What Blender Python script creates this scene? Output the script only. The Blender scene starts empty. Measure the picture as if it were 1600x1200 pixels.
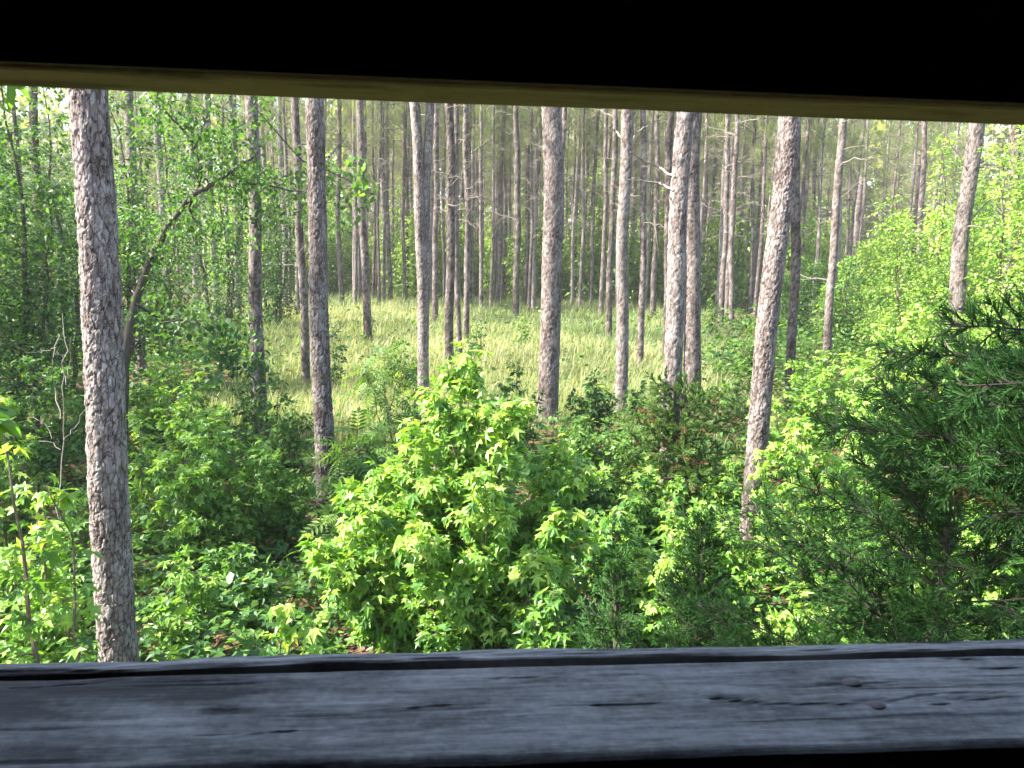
import bpy, math, random
import numpy as np
from mathutils import Matrix, Vector

sc = bpy.context.scene
COL = sc.collection
rng = np.random.default_rng(7)
random.seed(7)
rad = math.radians

# ------------------------------------------------------------------ camera, sky, sun, exposure
EYE = 3.3
FPX = 1255.0
PITCH, ROLL, YAW_BLIND = 8.5, 1.2, 5.1
cam_d = bpy.data.cameras.new('camera')
cam = bpy.data.objects.new('camera', cam_d)
COL.objects.link(cam)
cam.matrix_world = Matrix.Translation((0, 0, EYE)) @ Matrix.Rotation(rad(90 - PITCH), 4, 'X') @ Matrix.Rotation(rad(ROLL), 4, 'Z')
cam_d.sensor_width = 36
cam_d.lens = 36 * FPX / 1600
cam_d.clip_start = 0.02
cam_d.clip_end = 1500
cam_d.dof.use_dof = True
cam_d.dof.focus_distance = 9.0
cam_d.dof.aperture_fstop = 30
sc.camera = cam

SUN_EL, SUN_AZ = 45.0, 104.0          # azimuth measured to the left of the view direction
world = bpy.data.worlds.new('World')
sc.world = world
world.use_nodes = True
wn = world.node_tree
bgn = wn.nodes['Background']
sky = wn.nodes.new('ShaderNodeTexSky')
sky.sky_type = 'NISHITA'
sky.sun_disc = False
sky.sun_elevation = rad(SUN_EL)
sky.sun_rotation = rad(-SUN_AZ)
wn.links.new(sky.outputs[0], bgn.inputs[0])
bgn.inputs[1].default_value = 0.11
sun_d = bpy.data.lights.new('sun', 'SUN')
sun_d.energy = 5.0
sun_d.angle = rad(0.5)
sun_d.color = (1.0, 0.94, 0.84)
sun = bpy.data.objects.new('sun', sun_d)
COL.objects.link(sun)
to_sun = Vector((-math.sin(rad(SUN_AZ)) * math.cos(rad(SUN_EL)), math.cos(rad(SUN_AZ)) * math.cos(rad(SUN_EL)), math.sin(rad(SUN_EL))))
sun.rotation_euler = to_sun.to_track_quat('Z', 'Y').to_euler()
sun.location = (-20, -5, 30)
vs = sc.view_settings
vs.view_transform = 'Standard'
vs.look = 'None'
vs.exposure = 2.7
HAZE = .0006
sc.cycles.volume_bounces = 1
vs.gamma = 1
sc.cycles.max_bounces = 8
sc.cycles.diffuse_bounces = 4
sc.cycles.transmission_bounces = 6
sc.cycles.transparent_max_bounces = 4
sc.cycles.caustics_reflective = False
sc.cycles.caustics_refractive = False

# ------------------------------------------------------------------ pixel helpers (photograph 1600 x 1200)
RM = np.array(cam.matrix_world.to_3x3())
CP = np.array([0, 0, EYE])

def ray(px, py):
    v = RM @ np.array([(px - 800) / FPX, (600 - py) / FPX, -1.0])
    return v / np.linalg.norm(v)

def project(p):
    q = RM.T @ (np.asarray(p) - CP)
    return 800 + FPX * q[0] / -q[2], 600 - FPX * q[1] / -q[2]

def at_depth(px, py, Y):
    v = ray(px, py)
    return CP + v * (Y / v[1])

def ground(x, y):
    x = np.asarray(x, float); y = np.asarray(y, float)
    r = np.clip((y - 9) / 55, 0, 1)
    h = 0.95 * r * r * (3 - 2 * r) + np.clip(y - 60, 0, 400) * 0.018
    h = h + 0.10 * np.sin(x * 0.31 + 1.3) * np.sin(y * 0.27) * np.clip((y - 3) / 10, 0, 1)
    h = h + 0.05 * np.sin(x * 0.9 + y * 0.4) * np.sin(y * 0.8 + 2) * np.clip((y - 3) / 6, 0, 1)
    return h

def g(x, y):
    return float(ground(x, y))

def on_ground(px, py):
    v = ray(px, py)
    lo, hi = 0.5, 300.0
    for _ in range(50):
        m = (lo + hi) / 2
        p = CP + v * m
        if p[2] > g(p[0], p[1]): lo = m
        else: hi = m
    return CP + v * lo

def col_base(px, Y, row=None):
    if row is not None:
        x = at_depth(px, row, Y)[0]
        return np.array([x, Y, g(x, Y)])
    x = (px - 800) / FPX * Y
    for _ in range(12):
        p = project((x, Y, g(x, Y)))
        x += (px - p[0]) * Y / FPX
    return np.array([x, Y, g(x, Y)])

# ------------------------------------------------------------------ noise
def hsh(ix, iy, k=0):
    h = (ix.astype(np.int64) * 374761393 + iy.astype(np.int64) * 668265263 + k * 2147483647 + 97) & 0xFFFFFFFF
    h = ((h ^ (h >> 13)) * 1274126177) & 0xFFFFFFFF
    h = ((h ^ (h >> 16)) * 2246822519) & 0xFFFFFFFF
    h = h ^ (h >> 15)
    return (h & 0xFFFFFF) / float(0xFFFFFF)

def vnoise(x, y, k=0):
    ix = np.floor(x); iy = np.floor(y)
    fx = x - ix; fy = y - iy
    fx = fx * fx * (3 - 2 * fx); fy = fy * fy * (3 - 2 * fy)
    a = hsh(ix, iy, k); b = hsh(ix + 1, iy, k); c = hsh(ix, iy + 1, k); d = hsh(ix + 1, iy + 1, k)
    return (a * (1 - fx) + b * fx) * (1 - fy) + (c * (1 - fx) + d * fx) * fy

def fbm(x, y, k=0, o=3):
    s = 0; a = .5
    for i in range(o):
        s = s + a * vnoise(x * 2 ** i, y * 2 ** i, k + i * 7); a *= .5
    return s

# ------------------------------------------------------------------ mesh helpers
class Acc:
    def __init__(s):
        s.v = []; s.f = []; s.t = []; s.n = 0
    def add(s, v, f, tint=0.5):
        v = np.asarray(v, np.float32); f = np.asarray(f, np.int32)
        s.v.append(v); s.f.append(f + s.n)
        t = np.empty(len(v), np.float32); t[:] = tint
        s.t.append(t); s.n += len(v)
    def mesh(s, name, mat, smooth=False, off=None):
        me = bpy.data.meshes.new(name)
        v = np.concatenate(s.v) if s.v else np.zeros((0, 3), np.float32)
        if off is not None: v = v - np.asarray(off, np.float32)
        f = np.concatenate(s.f) if s.f else np.zeros((0, 3), np.int32)
        me.vertices.add(len(v)); me.vertices.foreach_set('co', v.astype(np.float32).ravel())
        me.loops.add(f.size); me.loops.foreach_set('vertex_index', f.ravel())
        me.polygons.add(len(f)); me.polygons.foreach_set('loop_start', np.arange(0, f.size, 3, dtype=np.int32))
        a = me.attributes.new('tint', 'FLOAT', 'POINT')
        a.data.foreach_set('value', np.concatenate(s.t) if s.t else np.zeros(0, np.float32))
        me.materials.append(mat)
        me.update(calc_edges=True)
        me.polygons.foreach_set('use_smooth', np.full(len(f), smooth))
        return me

def link(name, me, parent=None, kind=None, label=None):
    o = bpy.data.objects.new(name, me)
    COL.objects.link(o)
    if parent is not None: o.parent = parent
    if kind: o['kind'] = kind
    if label: o['label'] = label
    return o

def thing(name, label, cat, loc, group=None, rz=0.0, sx=1, sz=1):
    o = bpy.data.objects.new(name, None)
    o.empty_display_size = 0.1
    COL.objects.link(o)
    o.location = Vector([float(c) for c in loc]); o.rotation_euler = (0, 0, rz); o.scale = (sx, sx, sz)
    o['label'] = label; o['category'] = cat
    if group: o['group'] = group
    return o

def unit(v):
    v = np.asarray(v, float)
    return v / np.maximum(np.linalg.norm(v, axis=-1, keepdims=True), 1e-9)

def tube(acc, pts, rads, n=6, tint=0.5, cap=True):
    pts = np.asarray(pts, float); m = len(pts)
    rads = np.broadcast_to(np.asarray(rads, float), (m,))
    T = np.gradient(pts, axis=0); T = unit(T)
    ref = np.array([0, 0, 1.0]) if abs(T[0][2]) < .9 else np.array([1.0, 0, 0])
    X = np.zeros_like(T); u = ref
    for i in range(m):
        u = u - T[i] * (u @ T[i]); u = u / max(np.linalg.norm(u), 1e-9); X[i] = u
    Yv = np.cross(T, X)
    a = np.linspace(0, 2 * np.pi, n, endpoint=False)
    V = pts[:, None] + rads[:, None, None] * (np.cos(a)[None, :, None] * X[:, None] + np.sin(a)[None, :, None] * Yv[:, None])
    V = V.reshape(-1, 3)
    i, j = np.meshgrid(np.arange(m - 1), np.arange(n), indexing='ij')
    q = np.stack([i * n + j, i * n + (j + 1) % n, (i + 1) * n + (j + 1) % n, (i + 1) * n + j], -1).reshape(-1, 4)
    F = np.concatenate([q[:, [0, 1, 2]], q[:, [0, 2, 3]]])
    if cap:
        V = np.concatenate([V, pts[-1:]])
        k = (m - 1) * n; e = len(V) - 1
        F = np.concatenate([F, np.stack([k + np.arange(n), k + (np.arange(n) + 1) % n, np.full(n, e)], -1)])
    acc.add(V, F, tint)

def boxm(acc, x0, x1, y0, y1, z0, z1, tint=.5):
    v = [(x, y, z) for x in (x0, x1) for y in (y0, y1) for z in (z0, z1)]
    q = [(0, 1, 3, 2), (4, 6, 7, 5), (0, 4, 5, 1), (2, 3, 7, 6), (0, 2, 6, 4), (1, 5, 7, 3)]
    f = [t for a, b, c, d in q for t in ((a, b, c), (a, c, d))]
    acc.add(v, f, tint)

# leaf templates: (verts, faces) with the petiole end at the origin, tip at +Y, face up +Z
def star_template(droop=.3, narrow=.33):
    c = (0, .36)
    P = []
    spec = [(180, .34), (128, .50), (100, .2), (62, .60), (30, narrow), (0, .66), (-30, narrow), (-62, .60), (-100, .2), (-128, .50)]
    for a, r in spec:
        P.append((c[0] + r * math.sin(rad(a)), c[1] + r * math.cos(rad(a))))
    P = np.array([c] + P)
    d = np.hypot(P[:, 0], P[:, 1] - c[1])
    z = -droop * d * d * 1.6 + .05 + .16 * np.abs(P[:, 0])
    z[0] = .0
    z[1] = -.02
    V = np.column_stack([P, z])
    n = len(V) - 1
    F = np.array([(0, 1 + (i + 1) % n, 1 + i) for i in range(n)])
    return V, F
STAR = star_template()
STARS = [star_template(.2, .32), star_template(.5, .30), star_template(.85, .35)]
DIAM = (np.array([(0, 0, 0), (.33, .42, .03), (0, 1, -.16), (-.33, .42, .03)]), np.array([(0, 1, 2), (0, 2, 3)]))
BLOB = (np.array([(0, 0, 0), (.34, .3, -.06), (.2, .8, -.12), (0, 1, -.15), (-.2, .8, -.12), (-.34, .3, -.06)]), np.array([(0, 1, 2), (0, 2, 3), (0, 3, 4), (0, 4, 5)]))
def pinnate():
    V = []; F = []
    for k in range(6):
        y = .2 + .14 * k
        L = .34 * (1 - .08 * abs(k - 2))
        for s in (-1, 1):
            b = len(V); ca, sa = math.cos(rad(28)), math.sin(rad(28))
            for (u, w, z) in ((0, 0, 0), (.45, .16, -.03), (1, 0, -.14), (.45, -.16, -.03)):
                V.append((s * (u * ca - w * sa * .8) * L, y + (u * sa + w * ca) * L, z * L - .1 * y * y))
            F += [(b, b + 1, b + 2), (b, b + 2, b + 3)]
    b = len(V)
    V += [(0, .9, -.08), (.06, 1.02, -.11), (0, 1.22, -.2), (-.06, 1.02, -.11), (-.008, 0, 0), (.008, 0, 0), (0, .95, -.09)]
    F += [(b, b + 1, b + 2), (b, b + 2, b + 3), (b + 4, b + 5, b + 6)]
    return np.array(V), np.array(F)
PINN = pinnate()

def frames(A, N):
    y = unit(A)
    x = np.cross(y, N); x = unit(x)
    z = np.cross(x, y)
    return x, y, z

def leaves(acc, P, A, N, S, tmpl, tint):
    if len(P) == 0: return
    V, F = tmpl
    x, y, z = frames(A, N)
    S = np.broadcast_to(np.asarray(S, float), (len(P),))
    W = P[:, None] + S[:, None, None] * (V[None, :, 0:1] * x[:, None] + V[None, :, 1:2] * y[:, None] + V[None, :, 2:3] * z[:, None])
    k = len(V)
    Fa = (F[None] + (np.arange(len(P)) * k)[:, None, None]).reshape(-1, 3)
    acc.add(W.reshape(-1, 3), Fa, np.repeat(np.broadcast_to(tint, (len(P),)), k))

# ------------------------------------------------------------------ materials
def new_mat(name):
    m = bpy.data.materials.new(name); m.use_nodes = True
    nt = m.node_tree; nt.nodes.clear()
    out = nt.nodes.new('ShaderNodeOutputMaterial')
    return m, nt, out

def ramp(nt, fac, stops):
    r = nt.nodes.new('ShaderNodeValToRGB')
    e = r.color_ramp.elements
    while len(e) < len(stops): e.new(.5)
    for el, (p, c) in zip(e, stops):
        el.position = p; el.color = (*c, 1)
    nt.links.new(fac, r.inputs[0])
    return r.outputs[0]

def math_n(nt, op, a, b=None, clamp=False):
    n = nt.nodes.new('ShaderNodeMath'); n.operation = op; n.use_clamp = clamp
    for i, v in enumerate((a, b)):
        if v is None: continue
        if isinstance(v, (int, float)): n.inputs[i].default_value = v
        else: nt.links.new(v, n.inputs[i])
    return n.outputs[0]

def leaf_mat(name, stops, trans=.46, rough=.45, near=False, gain=1.25, spec=.5):
    m, nt, out = new_mat(name)
    L = nt.links.new
    oi = nt.nodes.new('ShaderNodeObjectInfo')
    if near:
        sep = nt.nodes.new('ShaderNodeSeparateColor'); L(oi.outputs['Color'], sep.inputs[0]); fac = sep.outputs[0]
    else:
        at = nt.nodes.new('ShaderNodeAttribute'); at.attribute_name = 'tint'
        v = math_n(nt, 'MULTIPLY', math_n(nt, 'SUBTRACT', oi.outputs['Random'], .5), .16)
        fac = math_n(nt, 'ADD', at.outputs['Fac'], v, True)
    col = ramp(nt, fac, stops)
    p = nt.nodes.new('ShaderNodeBsdfPrincipled')
    L(col, p.inputs['Base Color']); p.inputs['Roughness'].default_value = rough
    p.inputs['Specular IOR Level'].default_value = spec
    tr = nt.nodes.new('ShaderNodeBsdfTranslucent')
    mx = nt.nodes.new('ShaderNodeMix'); mx.data_type = 'RGBA'; mx.blend_type = 'MULTIPLY'
    mx.inputs[0].default_value = 1; L(col, mx.inputs[6]); mx.inputs[7].default_value = (1.25 * gain, 1.18 * gain, .5 * gain, 1)
    L(mx.outputs[2], tr.inputs[0])
    s = nt.nodes.new('ShaderNodeMixShader'); s.inputs[0].default_value = trans
    L(p.outputs[0], s.inputs[1]); L(tr.outputs[0], s.inputs[2]); L(s.outputs[0], out.inputs[0])
    return m

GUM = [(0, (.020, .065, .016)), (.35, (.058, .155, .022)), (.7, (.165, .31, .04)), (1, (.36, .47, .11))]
M_gum = leaf_mat('sweetgum_leaf', GUM)
M_gum_near = leaf_mat('sweetgum_leaf_single', GUM, near=True)
M_dec = leaf_mat('broadleaf', spec=.3, stops=[(0, (.018, .05, .016)), (.4, (.042, .112, .022)), (.75, (.11, .21, .035)), (1, (.22, .32, .065))])
M_pine = leaf_mat('pine_needle', [(0, (.035, .06, .025)), (.5, (.13, .17, .06)), (1, (.26, .28, .11))], trans=.45, rough=.5)
M_cedar = leaf_mat('cedar_scale', spec=.12, stops=[(0, (.012, .042, .012)), (.5, (.038, .10, .022)), (.85, (.075, .18, .042)), (.93, (.12, .055, .025)), (1, (.16, .07, .03))], trans=.2, rough=.55)
M_cedar_dull = leaf_mat('cedar_scale_dull', spec=.12, stops=[(0, (.025, .05, .015)), (.5, (.06, .12, .028)), (.85, (.13, .22, .05)), (.93, (.13, .07, .035)), (1, (.20, .11, .06))], trans=.25, rough=.6)
M_grass = leaf_mat('meadow_blade', [(0, (.055, .10, .03)), (.35, (.13, .175, .06)), (.7, (.255, .285, .115)), (1, (.42, .405, .25))], trans=.4, rough=.6, gain=1.1)
M_straw = leaf_mat('pine_straw', [(0, (.03, .018, .012)), (.6, (.10, .05, .028)), (1, (.20, .12, .07))], trans=.1, rough=.7)

def bark_mat(name, stops, scale=14, bump=.5, plates=False):
    m, nt, out = new_mat(name)
    L = nt.links.new
    at = nt.nodes.new('ShaderNodeAttribute'); at.attribute_name = 'tint'
    tc = nt.nodes.new('ShaderNodeTexCoord')
    mp = nt.nodes.new('ShaderNodeMapping'); mp.inputs['Scale'].default_value = (1, 1, .35)
    L(tc.outputs['Object'], mp.inputs[0])
    no = nt.nodes.new('ShaderNodeTexNoise'); no.inputs['Scale'].default_value = scale * 4; no.inputs['Detail'].default_value = 6
    L(mp.outputs[0], no.inputs[0])
    n2 = nt.nodes.new('ShaderNodeTexNoise'); n2.inputs['Scale'].default_value = 1.7; n2.inputs['Detail'].default_value = 3
    L(tc.outputs['Object'], n2.inputs[0])
    f = math_n(nt, 'ADD', at.outputs['Fac'], math_n(nt, 'MULTIPLY', math_n(nt, 'SUBTRACT', no.outputs[0], .5), .34 if plates else .55))
    f = math_n(nt, 'ADD', f, math_n(nt, 'MULTIPLY', math_n(nt, 'SUBTRACT', n2.outputs[0], .5), .45))
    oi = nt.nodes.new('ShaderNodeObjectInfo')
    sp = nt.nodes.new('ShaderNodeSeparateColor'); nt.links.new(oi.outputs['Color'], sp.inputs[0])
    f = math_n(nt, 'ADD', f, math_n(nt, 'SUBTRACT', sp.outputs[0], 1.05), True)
    hgt = no.outputs[0]
    if plates:
        m3 = nt.nodes.new('ShaderNodeMapping'); m3.inputs['Scale'].default_value = (1, 1, .24)
        L(tc.outputs['Object'], m3.inputs[0])
        nw = nt.nodes.new('ShaderNodeTexNoise'); nw.inputs['Scale'].default_value = 26; nw.inputs['Detail'].default_value = 3
        L(m3.outputs[0], nw.inputs[0])
        va = nt.nodes.new('ShaderNodeVectorMath'); va.operation = 'MULTIPLY_ADD'
        va.inputs[1].default_value = (.030, .030, .030); L(nw.outputs['Color'], va.inputs[0]); L(m3.outputs[0], va.inputs[2])
        def vor(sc_, w):
            vo = nt.nodes.new('ShaderNodeTexVoronoi'); vo.feature = 'DISTANCE_TO_EDGE'; vo.inputs['Scale'].default_value = sc_
            L(va.outputs[0], vo.inputs['Vector'])
            return math_n(nt, 'DIVIDE', vo.outputs['Distance'], w, True)
        cr = math_n(nt, 'MULTIPLY', vor(25, .085), math_n(nt, 'ADD', math_n(nt, 'MULTIPLY', vor(62, .12), .35), .65))
        f = math_n(nt, 'MULTIPLY', f, math_n(nt, 'ADD', math_n(nt, 'MULTIPLY', cr, .72), .28), True)
        hgt = math_n(nt, 'ADD', math_n(nt, 'MULTIPLY', cr, 1.0), math_n(nt, 'MULTIPLY', no.outputs[0], .7))
    p = nt.nodes.new('ShaderNodeBsdfPrincipled')
    L(ramp(nt, f, stops), p.inputs['Base Color'])
    p.inputs['Roughness'].default_value = .85
    p.inputs['Specular IOR Level'].default_value = .25
    b = nt.nodes.new('ShaderNodeBump'); b.inputs['Strength'].default_value = bump; b.inputs['Distance'].default_value = .004
    if plates: b.inputs['Distance'].default_value = .009
    L(hgt, b.inputs['Height']); L(b.outputs[0], p.inputs['Normal'])
    L(p.outputs[0], out.inputs[0])
    return m
M_bark = bark_mat('pine_bark', plates=True, stops=[(0, (.018, .013, .011)), (.18, (.06, .044, .038)), (.38, (.14, .114, .105)), (.6, (.21, .185, .172)), (.8, (.295, .268, .252)), (1, (.40, .37, .35))])
M_twig = bark_mat('twig_bark', [(0, (.05, .035, .025)), (.5, (.13, .10, .075)), (1, (.24, .20, .16))], 30, .3)
M_dead = bark_mat('dead_wood', [(0, (.07, .055, .045)), (.5, (.15, .125, .105)), (1, (.25, .215, .185))], 25, .4)
M_dark = bark_mat('dark_wet_bark', [(0, (.02, .016, .012)), (.5, (.055, .045, .035)), (1, (.13, .11, .09))], 22, .5)  # darkest brown of the bark colours

def wood_mat(name, stops, sc_=1.0, bump=.6):
    m, nt, out = new_mat(name)
    L = nt.links.new
    tc = nt.nodes.new('ShaderNodeTexCoord')
    mp = nt.nodes.new('ShaderNodeMapping'); mp.inputs['Scale'].default_value = (30 * sc_, 150 * sc_, 150 * sc_)
    L(tc.outputs['Object'], mp.inputs[0])
    n1 = nt.nodes.new('ShaderNodeTexNoise'); n1.inputs['Scale'].default_value = 1.6; n1.inputs['Detail'].default_value = 8; n1.inputs['Roughness'].default_value = .62; n1.inputs['Distortion'].default_value = .4
    L(mp.outputs[0], n1.inputs[0])
    n2 = nt.nodes.new('ShaderNodeTexNoise'); n2.inputs['Scale'].default_value = 22; n2.inputs['Detail'].default_value = 7; n2.inputs['Roughness'].default_value = .6
    mp2 = nt.nodes.new('ShaderNodeMapping'); mp2.inputs['Scale'].default_value = (.5, 1.8, 1.8)
    L(tc.outputs['Object'], mp2.inputs[0]); L(mp2.outputs[0], n2.inputs[0])
    at = nt.nodes.new('ShaderNodeAttribute'); at.attribute_name = 'tint'
    n3 = nt.nodes.new('ShaderNodeTexNoise'); n3.inputs['Scale'].default_value = 150; n3.inputs['Detail'].default_value = 5; n3.inputs['Roughness'].default_value = .65
    L(tc.outputs['Object'], n3.inputs[0])
    f = math_n(nt, 'ADD', math_n(nt, 'MULTIPLY', n1.outputs[0], .34), math_n(nt, 'MULTIPLY', n2.outputs[0], .62))
    f = math_n(nt, 'ADD', f, math_n(nt, 'MULTIPLY', n3.outputs[0], .48))
    f = math_n(nt, 'SUBTRACT', f, .22)
    f = math_n(nt, 'ADD', f, math_n(nt, 'SUBTRACT', at.outputs['Fac'], .5), True)
    p = nt.nodes.new('ShaderNodeBsdfPrincipled')
    L(ramp(nt, f, stops), p.inputs['Base Color'])
    p.inputs['Roughness'].default_value = .75
    p.inputs['Specular IOR Level'].default_value = .3
    b = nt.nodes.new('ShaderNodeBump'); b.inputs['Strength'].default_value = bump; b.inputs['Distance'].default_value = .0015
    L(n1.outputs[0], b.inputs['Height']); L(b.outputs[0], p.inputs['Normal'])
    L(p.outputs[0], out.inputs[0])
    return m
M_sill = wood_mat('weathered_grey_board', [(.14, (.035, .031, .028)), (.34, (.118, .110, .102)), (.52, (.225, .212, .198)), (.78, (.375, .355, .332))])
M_hdr = wood_mat('unpainted_header_board', [(.1, (.075, .09, .035)), (.5, (.185, .21, .09)), (.9, (.255, .285, .135))])  # olive cast puts green light bounced off the ground into the colour
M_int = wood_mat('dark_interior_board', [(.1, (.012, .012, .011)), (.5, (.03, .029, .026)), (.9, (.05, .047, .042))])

def simple_mat(name, c, rough=.6, metal=0):
    m, nt, out = new_mat(name)
    p = nt.nodes.new('ShaderNodeBsdfPrincipled')
    tc = nt.nodes.new('ShaderNodeTexCoord')
    no = nt.nodes.new('ShaderNodeTexNoise'); no.inputs['Scale'].default_value = 300
    nt.links.new(tc.outputs['Object'], no.inputs[0])
    nt.links.new(ramp(nt, no.outputs[0], [(.3, tuple(x * .6 for x in c)), (.7, c)]), p.inputs['Base Color'])
    p.inputs['Roughness'].default_value = rough; p.inputs['Metallic'].default_value = metal
    nt.links.new(p.outputs[0], out.inputs[0])
    return m
M_nail = simple_mat('rusted_nail_head', (.15, .115, .105), .65, .3)

def ground_mat():
    m, nt, out = new_mat('forest_floor')
    L = nt.links.new
    tc = nt.nodes.new('ShaderNodeTexCoord')
    at = nt.nodes.new('ShaderNodeAttribute'); at.attribute_name = 'tint'      # 0 straw litter .. 1 meadow
    n1 = nt.nodes.new('ShaderNodeTexNoise'); n1.inputs['Scale'].default_value = 1.1; n1.inputs['Detail'].default_value = 8
    n2 = nt.nodes.new('ShaderNodeTexNoise'); n2.inputs['Scale'].default_value = 26; n2.inputs['Detail'].default_value = 6
    for n in (n1, n2): L(tc.outputs['Object'], n.inputs[0])
    lit = ramp(nt, n2.outputs[0], [(.3, (.03, .018, .011)), (.5, (.07, .036, .022)), (.7, (.13, .07, .042))])
    gr = ramp(nt, n2.outputs[0], [(.3, (.05, .075, .02)), (.5, (.12, .135, .042)), (.7, (.24, .22, .09))])
    f = math_n(nt, 'ADD', at.outputs['Fac'], math_n(nt, 'MULTIPLY', math_n(nt, 'SUBTRACT', n1.outputs[0], .5), 1.2), True)
    mx = nt.nodes.new('ShaderNodeMix'); mx.data_type = 'RGBA'
    L(f, mx.inputs[0]); L(lit, mx.inputs[6]); L(gr, mx.inputs[7])
    p = nt.nodes.new('ShaderNodeBsdfPrincipled'); p.inputs['Roughness'].default_value = .95; p.inputs['Specular IOR Level'].default_value = .1
    L(mx.outputs[2], p.inputs['Base Color'])
    b = nt.nodes.new('ShaderNodeBump'); b.inputs['Strength'].default_value = .8; b.inputs['Distance'].default_value = .03
    L(n2.outputs[0], b.inputs['Height']); L(b.outputs[0], p.inputs['Normal'])
    L(p.outputs[0], out.inputs[0])
    return m
M_ground = ground_mat()

# ------------------------------------------------------------------ ground
def meadow_w(x, y):
    """1 inside the grassy clearing, 0 in the brush around it"""
    left = -0.34 * y - 1.2 + 1.4 * np.sin(y * .33)
    right = 0.255 * y + 1.0 + 0.9 * np.sin(y * .41 + 1)
    near = 14.2 + 1.5 * np.sin(x * .55 + .6) + np.where(x > 2.2, -2.2, 0)
    w = np.clip((x - left) / 1.5, 0, 1) * np.clip((right - x) / 1.5, 0, 1) * np.clip((y - near) / 2.5, 0, 1) * np.clip((66 - y) / 8, 0, 1)
    return w
xs = np.sign(np.linspace(-1, 1, 181)) * (np.abs(np.linspace(-1, 1, 181)) ** 2.4) * 420
ys = np.concatenate([np.linspace(-60, -2, 14), -2 + 500 * np.linspace(0, 1, 130)[1:] ** 2.2])
GX, GY = np.meshgrid(xs, ys)
GZ = ground(GX, GY)
ac = Acc()
nx, ny = len(xs), len(ys)
i, j = np.meshgrid(np.arange(ny - 1), np.arange(nx - 1), indexing='ij')
q = np.stack([i * nx + j, i * nx + j + 1, (i + 1) * nx + j + 1, (i + 1) * nx + j], -1).reshape(-1, 4)
ac.add(np.stack([GX, GY, GZ], -1).reshape(-1, 3), np.concatenate([q[:, :3], q[:, [0, 2, 3]]]), meadow_w(GX, GY).ravel() * .9 + .1)
link('ground', ac.mesh('ground', M_ground, True), kind='structure')

# ------------------------------------------------------------------ the blind the photograph is taken from
BL = thing('hunting_blind', 'dark wooden blind on posts, seen from inside, its long slot open on the pine wood', 'hunting blind', (0, 0, 0), rz=rad(YAW_BLIND))
def bpart(name, mat, *boxes, label=None):
    a = Acc()
    for b in boxes: boxm(a, *b)
    return link(name, a.mesh(name, mat), BL, label=label)
ZS, ZH = EYE - 0.25, EYE + 0.09
Z0, Z1 = EYE - 1.25, EYE + .85
HW = 1.15
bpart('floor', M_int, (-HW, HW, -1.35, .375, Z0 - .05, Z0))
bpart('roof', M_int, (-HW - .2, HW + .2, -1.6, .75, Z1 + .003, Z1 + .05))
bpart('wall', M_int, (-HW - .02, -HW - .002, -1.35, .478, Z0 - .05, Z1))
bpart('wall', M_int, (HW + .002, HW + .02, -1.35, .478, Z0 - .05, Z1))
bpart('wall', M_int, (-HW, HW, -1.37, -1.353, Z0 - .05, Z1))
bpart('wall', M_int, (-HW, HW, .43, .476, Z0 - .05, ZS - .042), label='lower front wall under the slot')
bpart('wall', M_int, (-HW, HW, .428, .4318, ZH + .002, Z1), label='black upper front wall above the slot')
for sx in (-1, 1):
    for yy in (-1.3, .50):
        bpart('post', M_int, (sx * 1.2 - .045, sx * 1.2 + .045, yy - .045, yy + .045, -.1, Z1))
bpart('joist', M_int, (-HW, HW, -.5, -.42, Z0 - .16, Z0 - .052))
bpart('joist', M_int, (-HW, HW, .25, .33, Z0 - .16, Z0 - .052))

def plank(name, mat, x0, x1, y0, y1, z0, z1, nx_, ny_, topf, ragged, label, under=False):
    """a board with a finely shaped long face (top, or underside) and slightly ragged long edges"""
    a = Acc()
    X, Yg = np.meshgrid(np.linspace(x0, x1, nx_), np.linspace(y0, y1, ny_), indexing='ij')
    v_ = (Yg - y0) / (y1 - y0)
    e0 = (fbm(X * 30, X * 0 + 3.1, 5) - .45) * ragged; e1 = (fbm(X * 26, X * 0 + 9.7, 6) - .45) * ragged
    Yj = Yg + e0 * (1 - v_) ** 6 + e1 * v_ ** 6
    dz, tint = topf(X, Yg, v_)
    edge = np.minimum(v_, 1 - v_) * (y1 - y0)
    rw = min(.005, .12 * (y1 - y0)); dz = dz - .6 * rw * np.clip(1 - edge / rw, 0, 1) ** 2
    zt = z0 - dz if under else z1 + dz
    V1 = np.stack([X, Yj, zt], -1).reshape(-1, 3)
    zo = np.full_like(X, z1 if under else z0)
    V2 = np.stack([X, Yj, zo], -1).reshape(-1, 3)
    i, j = np.meshgrid(np.arange(nx_ - 1), np.arange(ny_ - 1), indexing='ij')
    q = np.stack([i * ny_ + j, (i + 1) * ny_ + j, (i + 1) * ny_ + j + 1, i * ny_ + j + 1], -1).reshape(-1, 4)
    F = np.concatenate([q[:, :3], q[:, [0, 2, 3]]])
    if under: F = F[:, ::-1]
    n0 = nx_ * ny_
    border = [k * ny_ for k in range(nx_)] + [(nx_ - 1) * ny_ + k for k in range(1, ny_)] + [k * ny_ + ny_ - 1 for k in range(nx_ - 2, -1, -1)] + [k for k in range(ny_ - 2, 0, -1)]
    b = np.array(border); b2 = np.roll(b, -1)
    S = np.concatenate([np.stack([b, b + n0, b2], -1), np.stack([b2, b + n0, b2 + n0], -1)])
    if under: S = S[:, ::-1]
    o = np.array([0, (nx_ - 1) * ny_, nx_ * ny_ - 1, ny_ - 1]) + n0
    O = np.array([(o[0], o[2], o[1]), (o[0], o[3], o[2])])
    if under: O = O[:, ::-1]
    a.add(np.concatenate([V1, V2]), np.concatenate([F, S, O]), np.concatenate([tint.ravel(), np.full(n0, .5)]))
    return link(name, a.mesh(name, mat), BL, label=label)

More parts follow.
